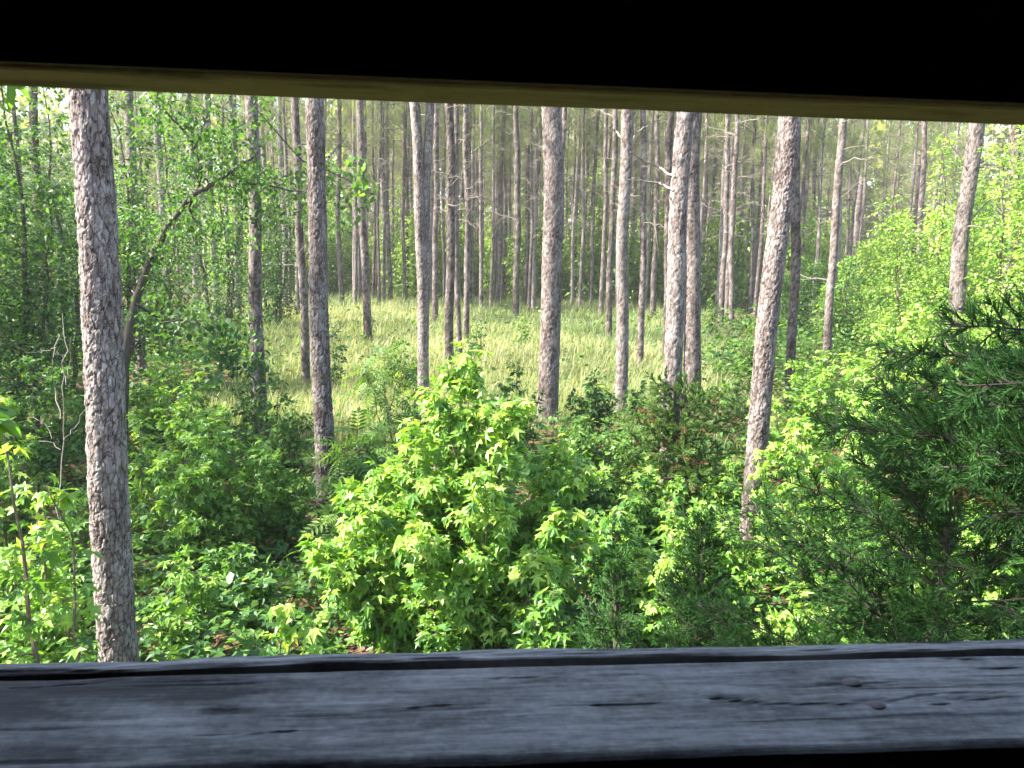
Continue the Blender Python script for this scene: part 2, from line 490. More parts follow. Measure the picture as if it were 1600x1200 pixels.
def blind_local(px, py, z):
    v = ray(px, py); p = v * ((z - EYE) / v[2])
    c, s = math.cos(rad(-YAW_BLIND)), math.sin(rad(-YAW_BLIND))
    return np.array([c * p[0] - s * p[1], s * p[0] + c * p[1]])

CR = [(1075, 1085, 1200, 1098, .6), (1150, 1098, 1345, 1102, 1.4), (1375, 1100, 1470, 1082, 1.6), (1470, 1081, 1600, 1084, 1.2),
      (1505, 1094, 1600, 1090, 1.0), (1450, 1101, 1485, 1099, 1.0), (1270, 1071, 1400, 1066, 1.3), (1470, 1030, 1540, 1031, 1.2), (560, 1108, 760, 1100, .8), (0, 1076, 190, 1064, .9), (1520, 1046, 1600, 1043, 1.0),
      (300, 1150, 520, 1142, .5), (700, 1062, 900, 1058, .5), (860, 1102, 1060, 1099, .9)]
def sill_top(X, Yg, v_):
    dz = (fbm(X * 9, Yg * 160, 3) - .45) * .0014
    tint = .5 + 0 * X
    gro = fbm(X * 3.5 + 4, Yg * 130 + 2 * fbm(X * 4, Yg * 10, 8), 11, 3)
    crack = np.clip((.27 - gro) / .06, 0, 1)
    dz -= .0007 * crack; tint -= .10 * crack
    for (ax, ay, bx, by, k) in CR:
        if by == 0: by = ay - 4
        p, q2 = blind_local(ax, ay, ZS), blind_local(bx, by, ZS)
        t = np.clip((X - p[0]) / (q2[0] - p[0]), 0, 1)
        yl = p[1] + (q2[1] - p[1]) * t + (fbm(X * 60, X * 0, 4) - .45) * .003
        d = np.abs(Yg - yl); inside = ((X > p[0]) & (X < q2[0])) * np.sin(np.pi * t) ** .5
        c = np.clip(1 - d / (.0009 * k), 0, 1) * inside * (.55 + .45 * vnoise(X * 50, X * 0, 51))
        dz -= .0018 * c; tint -= .30 * c
        tint -= .10 * inside * np.exp(-(d / (.004 * k)) ** 2)
    for (px, py, rx, ry) in ((352, 1110, .016, .006), (1492, 1092, .010, .005), (1150, 1093, .028, .006), (1330, 1062, .014, .005), (1365, 1096, .014, .005), (812, 1121, .003, .003)):
        c = blind_local(px, py, ZS)
        r = np.sqrt(((X - c[0]) / rx) ** 2 + ((Yg - c[1]) / ry) ** 2)
        k = np.clip(1 - r, 0, 1)
        tint -= .22 * np.minimum(k * 3, 1) * (.6 + .4 * np.sin(r * 18)); dz -= .0012 * k
    tint += .35 * (fbm(X * 14, Yg * 50, 65, 4) - .45) + .30 * (fbm(X * 26, Yg * 160, 61, 4) - .47) + .22 * (fbm(X * 60, Yg * 420, 63, 3) - .45)
    st = fbm(X * 4 + 9, Yg * 22 + 5, 21, 4)
    tint -= .45 * np.clip((st - .46) / .2, 0, 1) * np.clip((.05 - X) / .25, .2, 1) + .16 * np.clip((.02 - X) / .25, 0, 1) * np.clip(1.3 - v_ * 1.4, 0, 1)
    return dz, tint
XR = 1.1
sill = plank('sill_board', M_sill, -XR, XR,   .376, .4728, ZS - .038, ZS, 400, 72, sill_top, .0022, 'grey weathered sill board with nail heads')
def strip_top(X, Yg, v_):
    dz = (fbm(X * 14, Yg * 300, 31) - .5) * .004 + (fbm(X * 5, X * 0, 33) - .5) * .006
    k = np.clip((.33 - fbm(X * 8, Yg * 260, 35)) / .08, 0, 1)
    return dz - .002 * k, .62 - .35 * k + .5 * (fbm(X * 20, Yg * 500, 37) - .45)
plank('siding_board', M_sill, -XR, XR, .4802, .4925, ZS - .14, ZS + .0005, 500, 12, strip_top, .004, 'ragged outer board edge beyond the sill')
def hdr_under(X, Yg, v_):
    dz = (fbm(X * 9, Yg * 120, 41) - .45) * .001
    t = .5 - .45 * np.clip((fbm(X * 10 + 3, Yg * 45, 43) - .58) / .1, 0, 1)
    c = blind_local(520, 160, ZH)
    for (px, py, w_) in ((520, 158, .045), (60, 130, .05), (960, 156, .02), (1080, 176, .03), (1400, 188, .05), (1480, 176, .012), (280, 148, .05)):
        c = blind_local(px, py, ZH)
        t = t - .35 * np.exp(-((X - c[0]) / w_) ** 2 - ((Yg - c[1]) / .006) ** 2)
    return dz, t
plank('header_board', M_hdr, -HW, HW, .4322, .484, ZH, ZH + .14, 500, 24, hdr_under, .004, 'pale board over the slot', under=True)
for (px, py, r) in ((1331, 1066, .0062), (1368, 1102, .0060)):
    c = blind_local(px, py, ZS)
    a = Acc()
    ang = np.linspace(0, 2 * np.pi, 14, endpoint=False)
    zz = ZS - .0015
    ring = lambda k, z: np.column_stack([c[0] + r * k * np.cos(ang) * (1 + .05 * np.sin(3 * ang)), c[1] + r * .8 * k * np.sin(ang), np.full(14, z) + .0006 * np.cos(ang)])
    V = np.concatenate([ring(1, zz), ring(1, zz + .0017), ring(.8, zz + .0023), [[c[0], c[1], zz + .0024]]])
    F = []
    for k in range(2):
        for j in range(14):
            a0, a1 = k * 14 + j, k * 14 + (j + 1) % 14
            F += [(a0, a1, a1 + 14), (a0, a1 + 14, a0 + 14)]
    F += [(28 + j, 28 + (j + 1) % 14, 42) for j in range(14)]
    a.add(V, F)
    o = link('nail_head', a.mesh('nail_head', M_nail, True), sill)

# ------------------------------------------------------------------ pines
def bark_field(u, z, circ, cw, ch, seed):
    """plated bark: u around (metres), z up. Returns height 0..1 of the plates and a plate value."""
    wx = (vnoise(u / cw * .9, z / ch * 1.3, seed) - .5) * .9 + (vnoise(u / cw * 2.7, z / ch * 3.1, seed + 3) - .5) * .35
    wz = (vnoise(u / cw * 1.1 + 7, z / ch * 1.0 + 3, seed + 1) - .5) * .8
    nxc = max(3, round(circ / cw))
    X = u / circ * nxc + wx; Z = z / ch + wz
    ix = np.floor(X); iz = np.floor(Z)
    f1 = np.full(X.shape, 9.0); f2 = np.full(X.shape, 9.0); cid = np.zeros(X.shape); tilt = np.zeros(X.shape)
    for dx in (-1, 0, 1):
        for dz in (-1, 0, 1):
            cx = ix + dx; cz = iz + dz
            cm = np.mod(cx, nxc)
            jx = cx + .5 + .8 * (hsh(cm, cz, seed + 11) - .5); jz = cz + .5 + .9 * (hsh(cm, cz, seed + 12) - .5)
            d = np.hypot(X - jx, Z - jz)
            h = hsh(cm, cz, seed + 13)
            new = d < f1
            f2 = np.where(new, f1, np.minimum(f2, d))
            cid = np.where(new, h, cid); tilt = np.where(new, (Z - jz) * -1.0 + (X - jx) * (h - .5) * 2, tilt)
            f1 = np.where(new, d, f1)
    fade = np.clip((vnoise(u / cw * .8, z / ch * .9, seed + 21) - .25) / .35, 0, 1)
    e = np.clip((f2 - f1) / .17, 0, 1)
    e = 1 - (1 - e * e * (3 - 2 * e)) * (.25 + .75 * fade)
    return e, cid, tilt

def trunk_acc(B, dirv, h, r0, res, zvis, seed, amp=.010, bend=.05, fork=False):
    """a plated trunk, local coordinates at its base"""
    circ = 2 * np.pi * r0
    ns = int(np.clip(circ / res, 8, 240))
    zs = list(np.arange(-.15, zvis, res * 1.35))
    z = zs[-1]
    while z < h:
        z += max(.25, res * 4); zs.append(z)
    zs = np.array(zs)
    th = np.linspace(0, 2 * np.pi, ns, endpoint=False)
    Z, T = np.meshgrid(zs, th, indexing='ij')
    R = r0 * (1.03 - .36 * np.clip(Z / h, 0, 1) - .25 * np.clip(Z / h - .4, 0, 1)) + r0 * .12 * np.exp(-np.clip(Z, 0, 9) / .22)
    R = R * (1 + .035 * np.sin(2 * T + seed) * np.sin(Z * .9 + seed))
    cw = .027 if r0 > .1 else .024
    e, cid, tilt = bark_field(T * r0, Z, circ, cw, .085, seed)
    e2, cid2, _ = bark_field(T * r0, Z, circ, cw * .4, .030, seed + 50)
    amp_ = amp * min(1, max(.5, r0 / .12))
    R = R + amp_ * (e * (.65 + .55 * cid + .25 * tilt) - .55) + amp_ * .45 * (e2 * (.4 + cid2)) + amp_ * .8 * (fbm(T * r0 / .05, Z / .11, seed + 70) - .45)
    bx = bend * np.sin(zs * .55 + seed * 1.7) + .02 * np.sin(zs * 1.7 + seed); by = bend * np.sin(zs * .5 + seed * .9)
    bx -= bx[1]; by -= by[1]
    C = np.outer(zs / dirv[2], dirv); C[:, 0] += bx * np.clip(zs / 4, 0, 1); C[:, 1] += by * np.clip(zs / 4, 0, 1)
    V = np.stack([C[:, 0][:, None] + R * np.cos(T), C[:, 1][:, None] + R * np.sin(T), C[:, 2][:, None] + 0 * R], -1)
    tint = np.clip(.16 + e * (.20 + .30 * cid) + .16 * e2 * cid2 + .5 * (fbm(T * r0 / .12, Z / .3, seed + 80) - .45) + .05 * tilt, 0, 1)
    m = len(zs)
    i, j = np.meshgrid(np.arange(m - 1), np.arange(ns), indexing='ij')
    q = np.stack([i * ns + j, i * ns + (j + 1) % ns, (i + 1) * ns + (j + 1) % ns, (i + 1) * ns + j], -1).reshape(-1, 4)
    return V.reshape(-1, 3), np.concatenate([q[:, :3], q[:, [0, 2, 3]]]), tint.ravel(), C

def branch_pts(p, d, L, n=7, sag=.15, wig=.05, r=rng):
    d = unit(d)
    t = np.linspace(0, 1, n)
    pts = p + np.outer(t * L, d)
    pts[:, 2] += -sag * L * t ** 2
    w = np.cumsum(r.normal(0, wig * L / n, (n, 3)), 0); w[0] = 0
    return pts + w

def dead_branch(acc, p, az, el, L, r0, r=rng, forks=3):
    d = np.array([math.cos(az) * math.cos(el), math.sin(az) * math.cos(el), math.sin(el)])
    pts = branch_pts(p, d, L, 8, r.uniform(-.12, .25), .22, r)
    tube(acc, pts, np.linspace(r0, r0 * .25, 8), 5, r.uniform(.3, .8))
    for k in range(forks):
        i = r.integers(2, 7)
        d2 = unit(d + r.normal(0, .55, 3))
        tube(acc, branch_pts(pts[i], d2, L * r.uniform(.2, .5), 5, .1, .25, r), np.linspace(r0 * .5, r0 * .15, 5), 4, r.uniform(.3, .8))

def needle_tuft():
    r = np.random.default_rng(5)
    V = []; F = []
    for k in range(11):
        a = r.uniform(0, 6.283); s = r.uniform(.25, 1.25)
        d = unit(np.array([math.cos(a) * s, 1.0 + r.uniform(-.3, .3), math.sin(a) * s]))
        n = unit(np.cross(d, r.normal(0, 1, 3)))
        b = np.array([0, r.uniform(-.35, .25), 0])
        w = .022
        k0 = len(V)
        V += [b - n * w, b + n * w, b + d]
        F.append((k0, k0 + 1, k0 + 2))
    return np.array(V), np.array(F)
TUFT = needle_tuft()

def pine_crown(seed, n_br=30, H=8.0, Rm=2.3, tufts=26, wid=1.0):
    """crown hung from z=0 (its base) to z=H round the trunk axis: limbs + needle tufts"""
    r = np.random.default_rng(seed)
    wood, fol = Acc(), Acc()
    for k in range(n_br):
        t = (k + r.uniform(0, .8)) / n_br
        L = Rm * (1 - .72 * t ** 1.3) * r.uniform(.55, 1.1) * (.75 + .25 * min(1, t * 5))
        az = k * 2.4 + r.uniform(-.5, .5); el = rad(5 + 40 * t + r.uniform(-12, 12))
        p = np.array([0, 0, H * .97 * t])
        pts = branch_pts(p, np.array([math.cos(az) * math.cos(el), math.sin(az) * math.cos(el), math.sin(el)]), L, 6, -.08, .2, r)
        tube(wood, pts, np.linspace(.035, .008, 6), 4, .4)
        n = int(tufts * L / Rm) + 3
        s = r.uniform(.35, 1.02, n)
        idx = np.clip(s * 5, 0, 4.99); i0 = idx.astype(int); f = (idx - i0)[:, None]
        P = pts[i0] * (1 - f) + pts[np.minimum(i0 + 1, 5)] * f
        off = r.normal(0, 1, (n, 3)) * np.array([.28, .28, .16]) * (.4 + s[:, None] * .8)
        d = unit(pts[-1] - pts[0])
        A = unit(d * .7 + unit(off) * .8 + np.array([0, 0, .35]))
        leaves(fol, P + off, A, r.normal(0, 1, (n, 3)), r.uniform(.22, .36, n) * wid, TUFT, np.clip(r.normal(.55, .2, n), 0, 1))
    return wood.mesh('limb', M_twig), fol.mesh('needles', M_pine)
CROWNS = [pine_crown(100 + k, 28, tufts=26) for k in range(4)]
CROWNS_FAR = [pine_crown(200 + k, 34, 9.5, 2.7, 64, 1.2) for k in range(5)]

# (top px at the slot's upper edge, its py, base px, base py, width px at mid height, label, height, crown scale)
PINES = [
 (128, 137, 188, 1150, 53, 'stout pine with flaking pink-grey bark nearest the blind, left of everything else', 16, .65),
 (501, 165, 511, 838, 28, 'straight grey pine left of the big lime bush, its base hidden behind the bush', 16, .65),
 (863, 175, 855, 660, 31, 'thick straight pine standing just behind the right shoulder of the big lime bush', 17, .65),
 (1066, 183, 1043, 792, 27, 'pink-barked pine in front of a grey twin, rising out of the browning cedar', 17, .65),
 (1090, 185, 1081, 642, 25, 'grey pine pressed close behind the pink-barked pine over the browning cedar', 17, .65),
 (1216, 188, 1168, 880, 31, 'leaning pine at the left edge of the dark cedar, its foot lost in lime leaves', 17, .65),
 (1526, 200, 1480, 640, 23, 'leaning bare pine among lime foliage above the dark cedar, with one thin side twig', 17, .65),
 (1245, 190, 1233, 642, 14, 'slim dark pine right behind the leaning pine at the cedar\'s left edge', 17, .65),
 (388, 160, 409, 690, 19, 'grey pine between the crooked dark tree and the straight grey pine', 17, .7),
 (468, 162, 478, 600, 12, 'thin pine close on the left of the straight grey pine', 17, .65),
 (698, 168, 702, 575, 13, 'dark slim pine right of the forked pine, above the top of the lime bush', 17, .65),
 (714, 168, 718, 560, 8, 'left one of two thin pines standing close together above the lime bush', 17, .75),
 (729, 168, 728, 545, 9, 'right one of two thin pines standing close together above the lime bush', 17, .75),
 (679, 166, 680, 505, 9, 'thin pine directly behind the forked pine, base in the pale grass', 17, .75),
 (566, 160, 575, 532, 12, 'pine alone in the grass well left of the forked pine', 17, .75),
 (807, 174, 806, 502, 9, 'thin dark pine left of the thick pine, lime seedling at its foot', 17, .75),
 (981, 180, 970, 648, 18, 'pink-lit pine with two pale dead limbs, left of the twin pines by the browning cedar', 17, .65),
 (1008, 184, 1000, 572, 10, 'slim grey pine right of the pink-lit pine with pale dead limbs', 17, .75),
 (959, 180, 951, 530, 9, 'thin pine left of the pink-lit pine with pale dead limbs', 17, .75),
 (1052, 184, 1041, 560, 12, 'shaded pine half hidden on the left of the pink-barked pine', 17, .75),
 (946, 180, 939, 492, 7, 'very thin pine in the grass, two trunks left of the pink-lit pine', 17, .75),
 (883, 177, 870, 560, 8, 'thin pine peeping out on the right of the thick straight pine', 17, .75),
 (438, 161, 447, 478, 9, 'thin pine at the back left of the clearing, nearest the grey pine', 17, .75),
 (294, 154, 309, 482, 11, 'pink-lit pine standing on a patch of red straw at the left of the clearing', 17, .75),
 (326, 156, 340, 515, 11, 'grey pine behind the crooked limb, right of the pine on red straw', 17, .75),
 (361, 158, 373, 500, 9, 'thin pine between the crooked limb and the grey pine beside it', 17, .75),
 (199, 148, 222, 590, 15, 'pale pine right of the stout near pine, its foot in dark leaves', 17, .6),
 (247, 151, 262, 500, 11, 'pine behind the foot of the crooked dark tree', 17, .65),
 (1315, 191, 1290, 590, 12, 'pale sunlit pine wrapped in thin bare twigs right of the slim dark pine', 17, .65),
 (1350, 192, 1335, 470, 11, 'grey pine with a dim side, behind the pale pine wrapped in twigs', 17, .75),
 (1262, 190, 1236, 480, 9, 'thin leaning pine crossing behind the slim dark pine', 17, .75),
 (1273, 190, 1268, 450, 8, 'thin pine left of the pale pine wrapped in twigs', 17, .75),
 (1587, 203, 1562, 600, 16, 'dusky pine at the far right edge among leaves', 17, .7),
 (1376, 193, 1360, 440, 9, 'pink thin pine just left of the tall lime trees', 17, .75),
 (1330, 191, 1322, 452, 8, 'reddish thin pine between the pale twiggy pine and its grey neighbour', 17, .75),
 (1138, 187, 1126, 512, 8, 'left one of a close pair of thin pines right of the twin pines', 17, .75),
 (1150, 187, 1142, 515, 8, 'right one of a close pair of thin pines right of the twin pines', 17, .75),
 (1180, 188, 1171, 492, 6, 'hairline pine left of the leaning pine at the cedar\'s edge', 17, .75),
 (1104, 186, 1096, 470, 8, 'thin pine showing just right of the grey twin pine', 17, .75),
 (604, 162, 610, 476, 7, 'thin pine in the gap left of the forked pine', 17, .75),
 (630, 163, 634, 472, 8, 'thin dark pine nearest the forked pine on its left', 17, .75),
 (740, 170, 738, 472, 7, 'thin pine right of the close pair above the lime bush', 17, .75),
 (776, 172, 776, 462, 6, 'hairline pine midway between the lime bush top and the thin dark pine', 17, .75),
 (836, 174, 834, 482, 7, 'thin pine just left of the thick straight pine', 17, .75),
 (898, 178, 896, 462, 6, 'hairline pine in the gap right of the thick straight pine', 17, .75),
 (1027, 184, 1020, 497, 8, 'thin pine left of the shaded pine by the twin pines', 17, .75),
 (52, 130, 82, 575, 13, 'dark shaded pine left of the stout near pine', 17, .5),
 (20, 130, 38, 545, 7, 'thin dark stem at the far left under the leaves', 14, .5),
 (1440, 198, 1430, 560, 8, 'pale pine glimpsed through the tall lime trees', 17, .6),
]
SUN_SHADE_TONE = {0: 1.0, 3: .99, 5: .89, 2: .90, 1: .88, 16: .98, 28: .92, 6: .93, 17: .9, 4: .86, 7: .78, 8: .86, 9: .84, 10: .76, 13: .8, 14: .84, 15: .74, 19: .74, 18: .82, 20: .82, 45: .78, 46: .66, 47: .66, 40: .78, 21: .9, 32: .84, 30: .8}  # bark tone per pine: own variation plus sun and shade put into the colour
pine_objs = []
for k, (tx, ty, bx, by, w, lab, H, cs) in enumerate(PINES):
    B = on_ground(bx, by) if by < 1100 else col_base(196, 5.0)
    Y = B[1]
    T = at_depth(tx, ty, Y)
    dirv = unit(T - B)
    r0 = .5 * w * Y / FPX * 1.0
    px_m = Y / FPX * 1.5
    zvis = T[2] - B[2] + .6
    th = thing('pine_tree', lab, 'pine tree', B, 'pine trunks around the clearing')
    a = Acc()
    V, F, t, C = trunk_acc(B, dirv, H, r0, max(.006, px_m * (1.1 if Y < 10 else 1.6)), zvis, k * 17 + 3, amp=.0135)
    a.add(V, F, t)
    if k == 0: C0 = C
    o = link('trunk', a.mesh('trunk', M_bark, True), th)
    tone = SUN_SHADE_TONE.get(k, rng.uniform(.84, 1.0) if k > 8 else .93); o.color = (tone, tone, tone, 1)
    # crown on top
    zc = H * rng.uniform(.55, .62)
    wm, fm = CROWNS[k % 4]
    for nm, me, kd in (('limb', wm, 'stuff'), ('needles', fm, 'stuff')):
        o = link(nm, me, th, kind=kd)
        o.location = Vector([float(c) for c in dirv * (zc / dirv[2])]); o.rotation_euler = (0, 0, rng.uniform(0, 6.28)); s = (H - zc) / 8.0
        o.scale = (cs * s * 1.15, cs * s * 1.15, s)
    pine_objs.append((th, B, dirv, r0, H))
    # dead limbs in the visible part
    n = 0 if k in (0, 1, 2, 3, 4, 5) else int(rng.integers(1, 5)) if Y < 40 else 2
    for _ in range(n):
        z = rng.uniform(max(2.2, zvis * .35), zvis + .8)
        a = Acc()
        dead_branch(a, dirv * (z / dirv[2]), rng.uniform(0, 6.28), rad(rng.uniform(-5, 35)), rng.uniform(.5, 1.6), .012 + .0004 * Y, rng, 2)
        link('dead_branch', a.mesh('dead_branch', M_dead), th)

def px_branch(th, B, pix, Y, r0, mat=M_dead, name='dead_branch'):
    """a limb whose course follows picture points at the tree's own distance, stepping a little out of that plane"""
    P = np.array([at_depth(px, py, Y + .25 * math.sin(i * 1.3)) for i, (px, py) in enumerate(pix)]) - B
    t = np.linspace(0, len(P) - 1, len(P) * 4)
    P = np.stack([np.interp(t, np.arange(len(P)), P[:, c]) for c in range(3)], -1)
    P += rng.normal(0, .004 * Y / 10, P.shape)
    a = Acc(); tube(a, P, np.linspace(r0, r0 * .35, len(P)), 6, .7)
    return link(name, a.mesh(name, mat), th)
def on_pine(i, pix, r0, mat=M_dead):
    th, B, *_ = pine_objs[i]
    return px_branch(th, B, pix, B[1], r0, mat)
on_pine(3, [(1055, 277), (1030, 262), (1005, 250), (985, 238)], .019)
on_pine(3, [(1053, 298), (1030, 286), (1000, 282), (975, 280)], .017)
on_pine(3, [(1072, 283), (1079, 272), (1082, 270)], .03)
on_pine(16, [(972, 215), (962, 205), (950, 198)], .03)
on_pine(16, [(985, 225), (992, 212), (993, 195)], .022)
on_pine(16, [(984, 215), (1005, 200), (1025, 190), (1038, 180)], .02)
on_pine(6, [(1515, 345), (1540, 318), (1565, 292), (1585, 278)], .022)
on_pine(6, [(1522, 262), (1531, 255), (1538, 251)], .03)
on_pine(8, [(402, 358), (412, 340), (424, 318)], .02)
on_pine(1, [(519, 526), (528, 515), (537, 508)], .012)
on_pine(1, [(514, 245), (525, 232), (540, 214)], .016)
# forked pine
FB = on_ground(662, 626)
th = thing('pine_tree', 'forked pine whose two sunlit stems join low down, base behind the lime bush', 'pine tree', FB, 'pine trunks around the clearing')
J = at_depth(661, 440, FB[1])
for (tx, ww, sd) in ((647, 16, 5), (671, 14, 9)):
    T = at_depth(tx, 165, FB[1])
    r0 = .5 * ww * FB[1] / FPX
    path = np.array([FB - FB, (J - FB) * .5 + np.array([(-.02 if tx < 660 else .03), 0, 0]), (J - FB) + np.array([(-.05 if tx < 660 else .07), 0, 0]), T - FB])
    V, F, t, C = trunk_acc(FB, np.array([0, 0, 1.0]), 17, r0, FB[1] / FPX * 1.3, T[2] - FB[2] + .6, sd * 31, amp=.0105, bend=.02)
    z = V[:, 2]
    sl = (path[-1] - path[-2]) / (path[-1][2] - path[-2][2])
    X = np.interp(z, path[:, 2], path[:, 0]); X = np.where(z > path[-1][2], path[-1][0] + sl[0] * .4 * (z - path[-1][2]), X)
    V[:, 0] += X; V[:, 1] += (0.03 if tx > 660 else 0)
    a = Acc(); a.add(V, F, t)
    link('stem', a.mesh('stem', M_bark, True), th)
for nm, me in (('limb', CROWNS[1][0]), ('needles', CROWNS[1][1])):
    o = link(nm, me, th, kind='stuff'); o.location = (0, 0, 10); o.scale = (.85, .85, .85)

# far pines: shared meshes
FARV = []
for k in range(6):
    a = Acc(); V, F, t, C = trunk_acc(None, unit(np.array([rng.normal(0, .01), rng.normal(0, .01), 1])), 18, .15, .075, 15, 900 + k * 7, amp=.012, bend=.09)
    a.add(V, F, t)
    d = Acc(); r = np.random.default_rng(60 + k)
    for _ in range(34):
        z = r.uniform(4.2, 12)
        dead_branch(d, np.array([0, 0, z]), r.uniform(0, 6.28), rad(r.uniform(-5, 35)), r.uniform(.6, 2.2), .016, r, 4)
    FARV.append((a.mesh('trunk', M_bark, True), d.mesh('deadwood', M_dead)))
DW = []
for k in range(6):
    d = Acc(); r = np.random.default_rng(160 + k)
    for _ in range(15):
        dead_branch(d, np.array([0, 0, r.uniform(4.2, 12)]), r.uniform(0, 6.28), rad(r.uniform(-8, 40)), r.uniform(.5, 2.2), .013, r, 4)
    DW.append(d.mesh('deadwood', M_dead))
# added unseen pine, its doubled crown placed to shade the cedars
SB = np.array([-7.1, .9, 0.0])
th = thing('pine_tree', 'pine standing behind the blind, out of the picture, its crown shading the cedars', 'pine tree', SB, 'pines behind the blind')
a = Acc(); V, F, t, C = trunk_acc(SB, np.array([0, 0, 1.0]), 17, .14, .03, 4, 555); a.add(V, F, t); link('trunk', a.mesh('trunk', M_bark, True), th)
for z_, rz_ in ((9.2, 0.3), (10.4, 2.0)):
    for nm, me in (('limb', CROWNS_FAR[1][0]), ('needles', CROWNS_FAR[1][1])):
        o = link(nm, me, th, kind='stuff'); o.location = (0, 0, z_); o.rotation_euler = (0, 0, rz_); o.scale = (.8, .8, .7)

for k, (x, y) in enumerate(((-13.6, 5.6), (-18.6, 9.4), (-17.6, 7.0), (-20.7, 14.3))):  # added unseen pines whose crowns throw shade on the left thicket
    th = thing('pine_tree', ['pine outside the picture, nearest of four shading the left thicket', 'pine outside the picture, second of four shading the left thicket', 'pine outside the picture, third of four shading the left thicket', 'pine outside the picture, farthest of four shading the left thicket'][k], 'pine tree', (x, y, g(x, y)), 'pines left of the view', k * 1.3)
    link('trunk', FARV[k][0], th)
    for nm, me in (('limb', CROWNS_FAR[k][0]), ('needles', CROWNS_FAR[k][1])):
        o = link(nm, me, th, kind='stuff'); o.location = (0, 0, 9.0); o.scale = (.95, .95, .75)

# loose bark plates on the nearest pine
th, B, dirv, r0, H = pine_objs[0]
fl_meshes = []
for s in range(4):
    a = Acc(); r = np.random.default_rng(40 + s)
    n = 8; ang = np.linspace(0, 2 * np.pi, n, endpoint=False) + r.uniform(-.2, .2, n)
    rr = r.uniform(.75, 1.1, n)
    x = .014 * rr * np.cos(ang); y = .034 * rr * np.sin(ang)
    top = np.column_stack([x, y, .006 + .10 * np.abs(y) ** 1.2 + 0 * x]); bot = np.column_stack([x * .9, y * .9, 0 * x - .001])
    V = np.concatenate([top, bot, [[0, 0, .006]]])
    F = [(j, (j + 1) % n, 2 * n) for j in range(n)] + [(j + n, (j + 1) % n, j) for j in range(n)] + [(j + n, (j + 1) % n + n, (j + 1) % n) for j in range(n)]
    a.add(V, F, r.uniform(.55, .8))
    fl_meshes.append(a.mesh('bark_plate', M_bark))
for k in range(170):
    z = rng.uniform(.2, 3.4); an = rng.uniform(-math.pi * 1.08, .08 * math.pi)
    R = r0 * (1.03 - .36 * z / H) + r0 * .12 * math.exp(-z / .22) + .002
    c = np.array([np.interp(z, C0[:, 2], C0[:, 0]), np.interp(z, C0[:, 2], C0[:, 1]), z])
    nrm = Vector((math.cos(an), math.sin(an), rng.uniform(-.35, .1))).normalized()
    up = Vector((rng.normal(0, .15), rng.normal(0, .15), 1))
    xx = up.cross(nrm).normalized(); yy = nrm.cross(xx)
    M = Matrix((xx, yy, nrm)).transposed().to_4x4()
    M.translation = Vector([float(q_) for q_ in c]) + Vector((math.cos(an), math.sin(an), 0)) * R
    o = link('bark_plate', fl_meshes[k % 4], th)
    s = rng.uniform(.6, 1.25)
    o.matrix_local = M @ Matrix.Diagonal((s, s * rng.uniform(.8, 1.3), s, 1))

for i, (th, B, dirv, r0, H) in enumerate(pine_objs):
    if B[1] < 13: continue
    o = link('deadwood', DW[i % 6], th, kind='stuff')
    o.rotation_euler = (math.atan2(-dirv[1], dirv[2]), math.atan2(dirv[0], dirv[2]), 0)
    o.rotation_mode = 'XYZ'
    s_ = .55 if B[1] < 20 else .8
    o.scale = (s_, s_, .95)
placed = [(p[1][0], p[1][1]) for p in pine_objs]
nfar = 0
for tries in range(9000):
    if nfar >= 242: break
    Y = rng.uniform(38, 100) if rng.random() < .75 else rng.uniform(46, 62)
    px = rng.uniform(170, 1480) if Y > 50 else rng.uniform(230, 1300)
    if nfar >= 170: Y = rng.uniform(44, 64); px = rng.uniform(540, 1180)
    b = col_base(px, Y)
    if Y < 44 and 520 < px < 1100 and rng.random() < .6: continue
    if min((b[0] - x) ** 2 + (b[1] - y) ** 2 for x, y in placed) < 1.5 ** 2: continue
    placed.append((b[0], b[1])); nfar += 1
    s = rng.uniform(.85, 1.12)
    th = thing('pine_tree', 'thin distant pine, one of many slender trunks at the back of the clearing', 'pine tree', b, 'far pines behind the clearing', rng.uniform(0, 6.28), s * rng.uniform(.5, .95), s)
    k = int(rng.integers(0, 6))
    o = link('trunk', FARV[k][0], th); tone = rng.uniform(.74, 1.05); o.color = (tone, tone, tone, 1); link('deadwood', FARV[k][1], th, kind='stuff')
    c = CROWNS_FAR[int(rng.integers(0, 5))]
    for nm, me in (('limb', c[0]), ('needles', c[1])):
        o = link(nm, me, th, kind='stuff'); o.location = (0, 0, rng.uniform(8.2, 9.6)); o.rotation_euler = (0, 0, rng.uniform(0, 6)); cw_ = .46 if Y < 66 else 1.15; o.scale = (cw_, cw_, 1)

